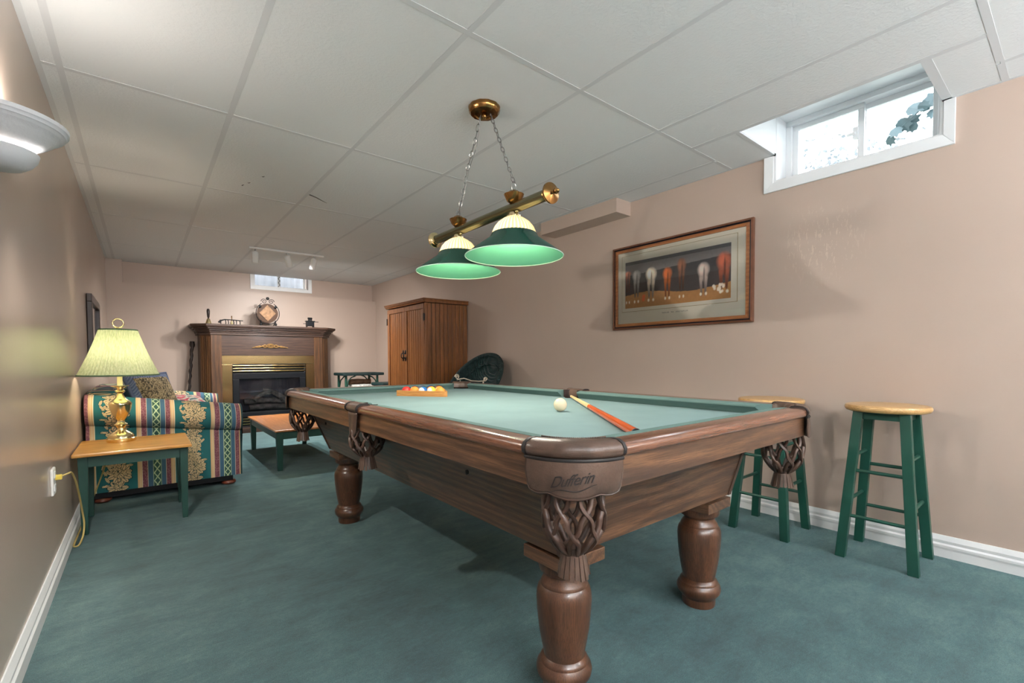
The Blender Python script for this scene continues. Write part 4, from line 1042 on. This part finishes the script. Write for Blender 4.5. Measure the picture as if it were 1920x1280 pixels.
for y in (BY0+.045, BY1-.05):
    for s in (0, 1):
        xa = BX0+.07 if s == 0 else BX1-.10; dx = .13 if s == 0 else -.13
        MB().tube([(xa, y, .56), (xa+dx*.15, y, .66), (xa+dx*.5, y, .71), (xa+dx, y, .735)], .009, 8).build('bracket', M_GREEN, wb, smooth=60)
M_BIRCH = plain('birch_bark', lin(196, 196, 190), .8, var=.5, scale=26, bump=.4, bscale=60)
M_BARK = plain('brown_bark', lin(130, 96, 72), .9, var=.4, scale=20, bump=.6, bscale=40)
for k, (y, z, r, m, lb) in enumerate([(6.61, .566, .04, M_BIRCH, 'white birch log at the front of the wicker bench shelf'), (6.70, .564, .038, M_BIRCH, 'white birch log in the middle of the wicker bench shelf'), (6.79, .568, .042, M_BARK, 'brown bark log at the back of the wicker bench shelf'), (6.66, .642, .038, M_BARK, 'brown bark log lying on top of the birch logs')]):
    o = log(None, (2.33, y, z), (2.64, y+.01, z), r, m, 'firewood_log', .003, 12); tag(o, lb, 'log', 'firewood logs on the bench')

# low wicker footstool between bench and armoire, wicker dish leaning by the wall
fs = thing('wicker_footstool', 'low dark green wicker seat just left of the armoire', 'footstool', (2.80, 6.12, 0))
MB().box(2.52, 2.99, 5.92, 6.34, .60, .645).build('seat', M_WICK, fs, bevel=.015)
MB().tube([(2.60, 5.86, .62), (2.64, 5.86, .69), (2.72, 5.86, .76), (2.82, 5.86, .80)], [.012, .014, .014, .012], 8).build('arm_hoop', M_GREEN, fs, smooth=60)
for x in (2.56, 2.95):
    for y in (5.95, 6.30): MB().tube([(x, y, .6), (x, y, 0)], .018, 8).build('leg', M_GREEN, fs, smooth=60)
MB().tube([(2.60, 5.86, .62), (2.56, 5.95, .55)], .012, 8).tube([(2.82, 5.86, .80), (2.95, 5.95, .6)], .012, 8).build('hoop_stay', M_GREEN, fs, smooth=60)
wc = thing('wicker_chair', 'round dark green wicker dish chair against the right wall', 'chair', (2.72, 3.98, 0))
ctr = Vector((2.66, 3.96, .72)); nrm = Vector((-.75, -.12, .62)).normalized(); uu = nrm.cross(Vector((0, 1, 0))).normalized(); vv = nrm.cross(uu)
RW = .36; rings = []
def dishp(r, a, h): p = ctr+uu*(r*math.cos(a)*1.05)+vv*(r*math.sin(a)*.92)+nrm*h; return tuple(p)
b = MB()
for r, h in [(.02, -.16), (.12, -.15), (.22, -.115), (.30, -.06), (RW-.01, .0), (RW-.01, -.02), (.30, -.08), (.22, -.135), (.12, -.17), (.02, -.18)]:
    rings.append([dishp(r, 2*PI*k/48, h) for k in range(48)])
b.loft(rings); b.build('dish', M_WICK, wc, smooth=60)
MB().tube([dishp(RW, 2*PI*k/60, 0) for k in range(60)], .022, 10, closed=True).build('rim', M_WICK, wc, smooth=60)
MB().tube([dishp(.285, 2*PI*k/48, -.062) for k in range(48)], .009, 8, closed=True).build('inner_hoop', M_WICK, wc, smooth=60)
MB().lathe([(.26, 0), (.25, .02), (.16, .24), (.17, .40), (.18, .47)], (2.70, 3.96, 0), 32).build('base', M_WICK, wc, smooth=60)
# white scrolled wire stand just showing over the far corner pocket
M_CREAM = plain('cream_painted_wire', lin(214, 200, 180), .5)
ws = thing('wire_stand', 'cream scrolled wire stand peeking over the far corner pocket', 'stand', (2.22, 3.5, 0))
def spiral(c, r, s): return [(c[0]+s*r*(1-k/24)*math.cos(k*.5), c[1], c[2]+r*(1-k/24)*math.sin(k*.5)) for k in range(20)]
MB().tube(spiral((2.13, 3.42, .815), .024, -1), .0045, 6).tube([(2.13, 3.42, .790), (2.20, 3.42, .800), (2.28, 3.42, .775), (2.36, 3.42, .768), (2.43, 3.42, .77)], .005, 6).tube(spiral((2.43, 3.42, .782), .022, 1), .0045, 6).build('scroll_top', M_CREAM, ws, smooth=60)
for x, y in ((2.13, 3.42), (2.43, 3.42), (2.28, 3.62)):
    MB().tube([(2.28+(x-2.28)*.9, 3.5+(y-3.5)*.9, .77), (2.28+(x-2.28)*.6, 3.5+(y-3.5)*.6, .4), (x, y, 0)], .007, 6).build('leg', M_CREAM, ws, smooth=60)
MB().tube([(2.28+.14*math.cos(PI*k/12), 3.5+.1*math.sin(PI*k/12), .70) for k in range(24)], .006, 6, closed=True).build('hoop', M_CREAM, ws, smooth=60)
# ================================================================== striped sofa
FT = {k: np.array(lin(*c)) for k, c in dict(teal=(44, 104, 108), dteal=(26, 62, 66), cream=(214, 188, 146), tan=(216, 182, 138), pale=(226, 214, 186), burg=(122, 76, 86), burg2=(156, 112, 118), blue=(70, 104, 128), lat=(58, 92, 84), latl=(190, 208, 168)).items()}
# one bouquet motif as petals: (s, t, length, width, angle) in metres
mot = []
rm = np.random.default_rng(3)
for (fs_, ftt, R, npet) in [(0.0, .035, .055, 9), (.012, .125, .062, 11), (-.008, .215, .055, 9), (.004, .285, .045, 8)]:
    for k in range(npet):
        a = 2*PI*k/npet+rm.random()*.3; rr = R*(.55+.15*rm.random())
        mot.append((fs_+rr*math.cos(a), ftt+rr*math.sin(a), R*.52, R*.27, a))
    for k in range(6):
        a = 2*PI*k/6+rm.random(); rr = R*.22
        mot.append((fs_+rr*math.cos(a), ftt+rr*math.sin(a), R*.3, R*.2, a))
for k in range(26):
    mot.append((rm.uniform(-.075, .075), rm.uniform(0, .33), .024, .008, rm.uniform(0, 6.28)))
def fabric(X, V, fine=True):
    """X across the stripes (m), V along them (m) -> linear colours"""
    p = np.mod(X+.257, .431); C = np.zeros(X.shape+(3,)) + FT['teal']
    def put(m, c): C[m] = FT[c]
    put((p > .217) & (p < .242), 'tan'); put((p > .229) & (p < .232), 'pale'); put((p > .239) & (p < .242), 'pale')
    put((p > .242) & (p < .274), 'burg'); put((p > .272) & (p < .275), 'pale')
    put((p > .275) & (p < .378), 'blue'); put((p > .304) & (p < .348), 'lat')
    put((p > .302) & (p < .305), 'latl'); put((p > .347) & (p < .350), 'latl')
    q = (p-.326)/.018; w = .055
    z = np.abs(np.mod(V/w, 1)*2-1)
    put((p > .306) & (p < .346) & ((np.abs(np.abs(q)-z) < .20)), 'latl')
    put((p > .376) & (p < .379), 'pale'); put((p > .379) & (p < .405), 'burg'); put(p > .405, 'tan'); put((p > .416) & (p < .419), 'pale'); put(p > .428, 'pale')
    bm = ((p > .243) & (p < .272)) | ((p > .38) & (p < .404))
    sq = np.sin(V*170+np.sin(X*420)*1.5)*np.sin(X*330+np.cos(V*95)*2); put(bm & (sq > .45), 'burg2')
    if fine:
        s = p-.1085; t = np.mod(V, .33)
        val = np.full(X.shape, 9.0)
        fl = (p > .012) & (p < .205)
        sv, tv = s[fl], t[fl]; best = np.full(sv.shape, 9.0); idx = np.zeros(sv.shape)
        for i, (a, b, L, W, an) in enumerate(mot):
            dt = tv-b; dt = dt-.33*np.round(dt/.33); ds = sv-a
            u = (ds*math.cos(an)+dt*math.sin(an))/L; v = (-ds*math.sin(an)+dt*math.cos(an))/W
            e = u*u+v*v
            m = e < 1.0
            best = np.where(m, e, best); idx = np.where(m, np.abs(v), idx)
        col = C[fl]
        col[best < 1.0] = FT['cream']; col[(best < 1.0) & (best > .70)] = FT['dteal']*.8
        col[(best < .5) & (idx < .10)] = FT['dteal']*1.6
        C[fl] = col
    return C
M_FAB = vcol('striped_brocade', .9, .25, .2)
sf = thing('sofa', 'teal and burgundy striped floral sofa with rolled arms at the left wall', 'sofa', (.14, 4.85, 0))
SX0, SX1 = -.302, .585
def topz(x): return .744-.118*(x-SX0)/(SX1-SX0)
def arm(ypan, out, NX, dv, fine, name='arm'):
    """rolled arm: outer panel at y=ypan, out=-1 towards the camera side, +1 away"""
    xsA = np.linspace(SX0, SX1, NX); R = .105; cols = []
    zc_mid = .58
    for x in xsA:
        tz = topz(x); zc = tz-R; yc = ypan-out*.022
        pts = []; zs_ = np.arange(.075, zc-R*.86, dv); 
        n1 = 150 if fine else 40
        zz = np.linspace(.075, zc-R*.80, n1); pts += [(ypan+out*.004*math.sin(PI*(z-.075)/.5), z) for z in zz]
        n2 = 190 if fine else 60
        for a in np.linspace(-PI*.72, PI*1.0+.25, n2):
            # angle measured from 'outward', positive going up and over
            pts.append((yc+out*R*math.cos(a), zc+R*math.sin(a)))
        yin = yc-out*R; pts += [(yin+out*.0, z) for z in np.linspace(zc-R*.3, .30, 20 if fine else 8)]
        cols.append(pts)
    P = np.array([[(x, y, z) for (y, z) in pts] for x, pts in zip(xsA, cols)])
    d = np.linalg.norm(np.diff(P[len(xsA)//2], axis=0), axis=1); V = np.concatenate([[0], np.cumsum(d)])
    XX = np.repeat(P[:, :1, 0], P.shape[1], 1); VV = np.repeat(V[None], len(xsA), 0)
    return grid_obj(name, P, fabric(XX, VV+.02), M_FAB, sf), P
a1, P1 = arm(4.145, -1, 400, .002, True)
a2, P2 = arm(5.62, 1, 160, .006, False)
# scroll front faces of the arms
for P_, nm in ((P1, 'near'), (P2, 'far')):
    pts = P_[-1]; step = max(1, len(pts)//70); pp = [tuple(q) for q in pts[::step]]
    b = MB(); cxy = np.mean(pts, 0); n = len(pp)
    front = [(SX1+.012, q[1]+(cxy[1]-q[1])*.04, q[2]) for q in pp]
    b.v = [(SX1-.001, q[1], q[2]) for q in pp]+front; b.f = [(i, i+1, n+i+1, n+i) for i in range(n-1)] + [tuple(range(n, 2*n))]
    b.build('arm_front', plain('teal_velvet_'+nm, lin(34, 66, 70), .9, var=.3, scale=40), a1 if nm == 'near' else a2, smooth=50)
def fab_box(name, x0, x1, y0, y1, z0, z1, r=.03, parent=sf, along='y', dx=0.0):
    """soft cushion, rounded box, stripes run over it"""
    n = 56; u = np.linspace(-PI/2, PI/2, n); v = np.linspace(-PI, PI, 2*n)
    e = .22; f = lambda c: np.sign(c)*np.abs(c)**e
    UU, VV = np.meshgrid(u, v, indexing='ij')
    X = f(np.cos(UU))*f(np.cos(VV)); Y = f(np.cos(UU))*f(np.sin(VV)); Z = f(np.sin(UU))
    P = np.stack([(x0+x1)/2+(x1-x0)/2*X, (y0+y1)/2+(y1-y0)/2*Y, (z0+z1)/2+(z1-z0)/2*Z], -1)
    if along == 'y': C = fabric(P[..., 1]+dx, P[..., 0]+P[..., 2])
    else: C = fabric(P[..., 0]+dx, P[..., 1]+P[..., 2])
    return grid_obj(name, P, C, M_FAB, parent)
MB().box(SX0+.02, SX1-.02, 4.20, 5.58, .075, .30).build('base', plain('sofa_base_cloth', lin(40, 78, 84), .9), sf, bevel=.01)
fab_box('seat_cushion', -.06, .585, 4.29, 4.885, .29, .45); fab_box('seat_cushion', -.06, .585, 4.89, 5.51, .29, .45)
fab_box('back_frame', -.312, -.12, 4.16, 5.60, .2, .765)
fab_box('back_cushion', -.16, .03, 4.78, 5.48, .43, .78)
MB().box(SX0+.03, SX1-.05, 4.16, 5.60, .035, .078).build('underside', M_BLACK, sf)
for x in (SX0+.07, SX1-.075):
    for y in (4.20, 5.57): MB().lathe([(0, .0), (.035, .0), (.05, .012), (.05, .024), (.036, .036), (0, .036)], (x, y, 0), 18).build('bun_foot', plain('mahogany_foot', lin(110, 56, 40), .3), sf, smooth=50)
def pillow(name, label, c, w, h, t, rot, colf, welt=None):
    o = thing(name, label, 'cushion', c, 'cushions on the sofa', local=True); o.rotation_euler = rot
    n = 60; U_, V_ = np.meshgrid(np.linspace(-1, 1, n), np.linspace(-1, 1, n), indexing='ij')
    prof = (np.clip(1-np.abs(U_)**2.6, 0, 1)**.5)*(np.clip(1-np.abs(V_)**2.6, 0, 1)**.5)
    sxp = 1-.07*(np.cos(U_*PI/2)); 
    pin = 1-.10*np.cos(V_*PI/2)**1; pin2 = 1-.10*np.cos(U_*PI/2)
    for s, nm in ((1, 'front'), (-1, 'back')):
        P = np.stack([U_*w/2*(.92+.08*np.abs(V_)**2), V_*h/2*(.92+.08*np.abs(U_)**2), s*prof*t/2], -1)
        if s < 0: P = P[::-1]
        grid_obj('pillow_'+nm, P, colf(P[..., 0], P[..., 1]), vcol(name+'_cloth_'+nm, .9, .2), o)
    if welt:
        pts = []
        for k in range(80):
            a = 2*PI*k/80; cc, ss = math.cos(a), math.sin(a); m = max(abs(cc), abs(ss)); uu_, vv_ = cc/m, ss/m
            pts.append((uu_*w/2*(.92+.08*vv_**2), vv_*h/2*(.92+.08*uu_**2), 0))
        MB().tube(pts, .012, 8, closed=True).build('welt', welt, o, smooth=60)
    return o
_z = Vector((.72, -.58, .38)).normalized(); _x = Vector((0, 0, 1)).cross(_z).normalized(); _y = _z.cross(_x)
PROT = tuple(Matrix((_x, _y, _z)).transposed().to_euler())
def col_floral(x, y):
    C = np.zeros(x.shape+(3,))+np.array(lin(190, 170, 132)); m = np.sin(x*135+2*np.sin(y*110))*np.sin(y*125+1.7*np.cos(x*100))
    C[m > .35] = lin(92, 84, 64); C[m < -.5] = lin(136, 118, 88); C[np.abs(m) < .06] = lin(66, 62, 54)
    b = np.maximum(np.abs(x), np.abs(y)) > .165
    s = np.sin((np.abs(x)+np.abs(y))*300); C[b] = lin(96, 112, 150); C[b & (s > .3)] = lin(140, 152, 180)
    return C
pillow('floral_pillow', 'beige floral pillow with blue corded edge leaning on the sofa back', (.075, 4.50, .672), .42, .42, .13, PROT, col_floral, plain('blue_welt', lin(104, 118, 152), .8))
def col_red(x, y):
    C = np.zeros(x.shape+(3,))+np.array(lin(172, 163, 148)); m = np.sin(x*48+1.5*np.sin(y*41))*np.sin(y*44+1.2*np.cos(x*39))-.5*(x > .05)
    C[m > .05] = lin(150, 52, 68); C[m > .5] = lin(190, 90, 100); C[m < -.72] = lin(80, 96, 96); return C
pillow('red_flower_pillow', 'cream pillow with red flowers lying by the far sofa arm', (.27, 5.27, .562), .42, .40, .15, (.16, .0, .15), col_red)

# ================================================================== end table with lamp
et = thing('end_table', 'small end table with honey wood top and dark green legs', 'table', (-.04, 3.66, 0))
EX0, EX1, EY0, EY1, EZ = -.310, .226, 3.40, 3.955, .462
MB().box(EX0, EX1, EY0, EY1, EZ-.02, EZ).build('tabletop', M_HONEY, et, bevel=.006)
for x in (-.268, .188):
    for y in (3.475, 3.865):
        s = 1 if x > 0 else -1
        MB().hexa([(x-.014, y-.014, 0), (x+.014, y-.014, 0), (x+.014, y+.014, 0), (x-.014, y+.014, 0)], [(x-.022, y-.022, EZ-.02), (x+.022, y-.022, EZ-.02), (x+.022, y+.022, EZ-.02), (x-.022, y+.022, EZ-.02)]).build('leg', M_GREEN_T, et, bevel=.003)
for q in ((-.25, .17, 3.462, 3.48), (-.25, .17, 3.86, 3.878), (-.28, -.262, 3.49, 3.85), (.18, .198, 3.49, 3.85)):
    MB().box(q[0], q[1], q[2], q[3], EZ-.085, EZ-.02).build('apron', M_GREEN_T, et)
LX, LY = -.112, 3.80
lp = thing('table_lamp', 'brass table lamp with pleated pale green shade on the end table', 'lamp', (LX, LY, EZ))
Z = EZ
MB().lathe([(0, Z), (.072, Z), (.074, Z+.006), (.074, Z+.020), (.068, Z+.024), (.066, Z+.034), (.058, Z+.046), (.045, Z+.056), (.032, Z+.064), (.024, Z+.072)], (LX, LY, 0), 36).build('lamp_foot', M_BRASS, lp, smooth=40)
MB().lathe([(.024, Z+.070), (.020, Z+.084), (.026, Z+.096), (.034, Z+.104), (.034, Z+.108), (.022, Z+.118), (.018, Z+.130), (.026, Z+.142), (.040, Z+.165), (.052, Z+.20), (.056, Z+.225), (.058, Z+.232), (.056, Z+.240), (.048, Z+.252), (.036, Z+.262), (.028, Z+.27), (.018, Z+.29), (.014, Z+.30), (.022, Z+.308), (.026, Z+.314), (.022, Z+.322), (.014, Z+.328), (.022, Z+.338), (.044, Z+.346), (.045, Z+.350), (.02, Z+.352), (0, Z+.352)], (LX, LY, 0), 36).build('lamp_body', M_BRASS, lp, smooth=35)
MB().lathe([(0, Z+.35), (.0135, Z+.35), (.0135, Z+.46), (0, Z+.46)], (LX, LY, 0), 18).build('candle_sleeve', plain('ivory_sleeve', lin(240, 226, 190), .5), lp, smooth=40)
MB().sphere((LX, LY, Z+.51), .03, 14, 10, (1, 1, 1.25)).build('bulb', M_BULB, lp, smooth=60)
sz0, sz1 = .878, 1.160
ms_ = MT('pleated_linen', .9); 
vv_ = ms_.coords((1, 1, 1)); nn = ms_.noise(ms_.coords((1, 1, .03)), 150, 2)
colr = ms_.ramp(nn, [(.38, lin(176, 186, 148)), (.62, lin(200, 206, 170))])
df = ms_.new('ShaderNodeBsdfDiffuse'); tl = ms_.new('ShaderNodeBsdfTranslucent'); mx = ms_.new('ShaderNodeMixShader'); mx.inputs[0].default_value = .17
ms_.l(colr, df.inputs[0]); ms_.l(colr, tl.inputs[0]); ms_.l(df.outputs[0], mx.inputs[1]); ms_.l(tl.outputs[0], mx.inputs[2]); ms_.l(mx.outputs[0], ms_.n['Material Output'].inputs[0])
b = MB(); n = 360; rings = []
for k in range(9):
    t = k/8; r = .198+(.092-.198)*t - .006*math.sin(PI*t)
    rings.append([(LX+(r*(1+(.014+.020*t)*math.sin(60*a+.6*math.sin(7*a)))+.0)*math.cos(a), LY+r*(1+(.014+.020*t)*math.sin(60*a+.6*math.sin(7*a)))*math.sin(a), sz0+(sz1-sz0)*t) for a in [2*PI*i/n for i in range(n)]])
b.loft(rings, cap=False)
sh = b.build('lamp_shade', ms_.m, lp, smooth=60)
M_BIND = plain('green_binding', lin(96, 124, 96), .8)
for r, z in ((.199, sz0), (.093, sz1)):
    MB().tube([(LX+r*math.cos(2*PI*k/60), LY+r*math.sin(2*PI*k/60), z) for k in range(60)], .0045, 8, closed=True).build('shade_binding', M_BIND, sh, smooth=60)
MB().cyl((LX, LY, Z+.54), (LX, LY, sz1+.012), .004, n=8).tube([(LX-.09, LY, sz1), (LX, LY, sz1-.003), (LX+.09, LY, sz1)], .002, 6).build('harp', M_BRASS, sh, smooth=50)
MB().tube([(LX+.026*math.cos(2*PI*k/24), LY, sz1+.043+.028*math.sin(2*PI*k/24)) for k in range(24)], .0045, 8, closed=True).lathe([(0, sz1+.006), (.014, sz1+.008), (.006, sz1+.016), (0, sz1+.018)], (LX, LY, 0), 12).build('finial_ring', M_BRASS, lp, smooth=60)
lamp('table_lamp_light', 'POINT', (LX, LY, 1.005), 12.0, WARM, .035, parent=lp)
cord = [(-.296, 2.822, .458), (-.275, 2.88, .458), (-.268, 2.96, .445), (-.266, 3.10, .37), (-.267, 3.25, .26), (-.268, 3.36, .16), (-.264, 3.385, .09), (-.268, 3.36, .03), (-.278, 3.29, .006), (-.291, 3.265, .005), (-.299, 3.30, .006), (-.297, 3.50, .006), (-.29, 3.93, .006), (-.26, 3.985, .10), (-.20, 3.985, .30), (-.19, 3.972, .44), (-.185, 3.94, .467), (-.15, 3.89, .466), (-.125, 3.86, .468)]
pts = []
cv = [Vector(p) for p in cord]
for i in range(len(cv)-1):
    p0, p1, p2, p3 = cv[max(i-1, 0)], cv[i], cv[i+1], cv[min(i+2, len(cv)-1)]
    for k in range(5):
        t = k/5; pts.append(.5*((2*p1)+(p2-p0)*t+(2*p0-5*p1+4*p2-p3)*t*t+(3*p1-p0-3*p2+p3)*t**3))
M_CORD = plain('old_yellow_cord', lin(206, 180, 110), .45)
MB().tube(pts, .0042, 8).build('power_cord', M_CORD, lp, smooth=60)
MB().box(-.312, -.286, 2.812, 2.834, .447, .469).build('plug', plain('yellow_plug', lin(214, 188, 80), .4), lp, bevel=.004)
ou = thing('wall_outlet', 'white electrical outlet low on the left wall with a cord plugged in', 'outlet', (XL, 2.80, .44))
MB().box(XL, XL+.010, 2.762, 2.838, .388, .504).build('cover_plate', M_WHITE, ou, bevel=.004)
for z in (.418, .474): MB().box(XL+.009, XL+.0125, 2.782, 2.818, z-.014, z+.014).build('socket', M_TRIM, ou, bevel=.003)
# ================================================================== coffee table
ct = thing('coffee_table', 'low coffee table with amber wood top and dark green legs', 'table', (1.17, 5.0, 0))
CX0, CX1, CYa, CYb, CZ = .875, 1.48, 4.345, 5.66, .36
MB().box(CX0, CX1, CYa, CYb, CZ-.018, CZ).build('tabletop', M_HONEY_D, ct, bevel=.006)
for x in (CX0+.045, CX1-.045):
    for y in (CYa+.05, CYb-.05):
        MB().hexa([(x-.02, y-.02, 0), (x+.02, y-.02, 0), (x+.02, y+.02, 0), (x-.02, y+.02, 0)], [(x-.028, y-.028, CZ-.018), (x+.028, y-.028, CZ-.018), (x+.028, y+.028, CZ-.018), (x-.028, y+.028, CZ-.018)]).build('leg', M_GREEN_T, ct, bevel=.003)
for q in ((CX0+.07, CX1-.07, CYa+.028, CYa+.046), (CX0+.07, CX1-.07, CYb-.046, CYb-.028), (CX0+.024, CX0+.042, CYa+.07, CYb-.07), (CX1-.042, CX1-.024, CYa+.07, CYb-.07)):
    MB().box(q[0], q[1], q[2], q[3], CZ-.085, CZ-.018).build('apron', M_GREEN_T, ct)
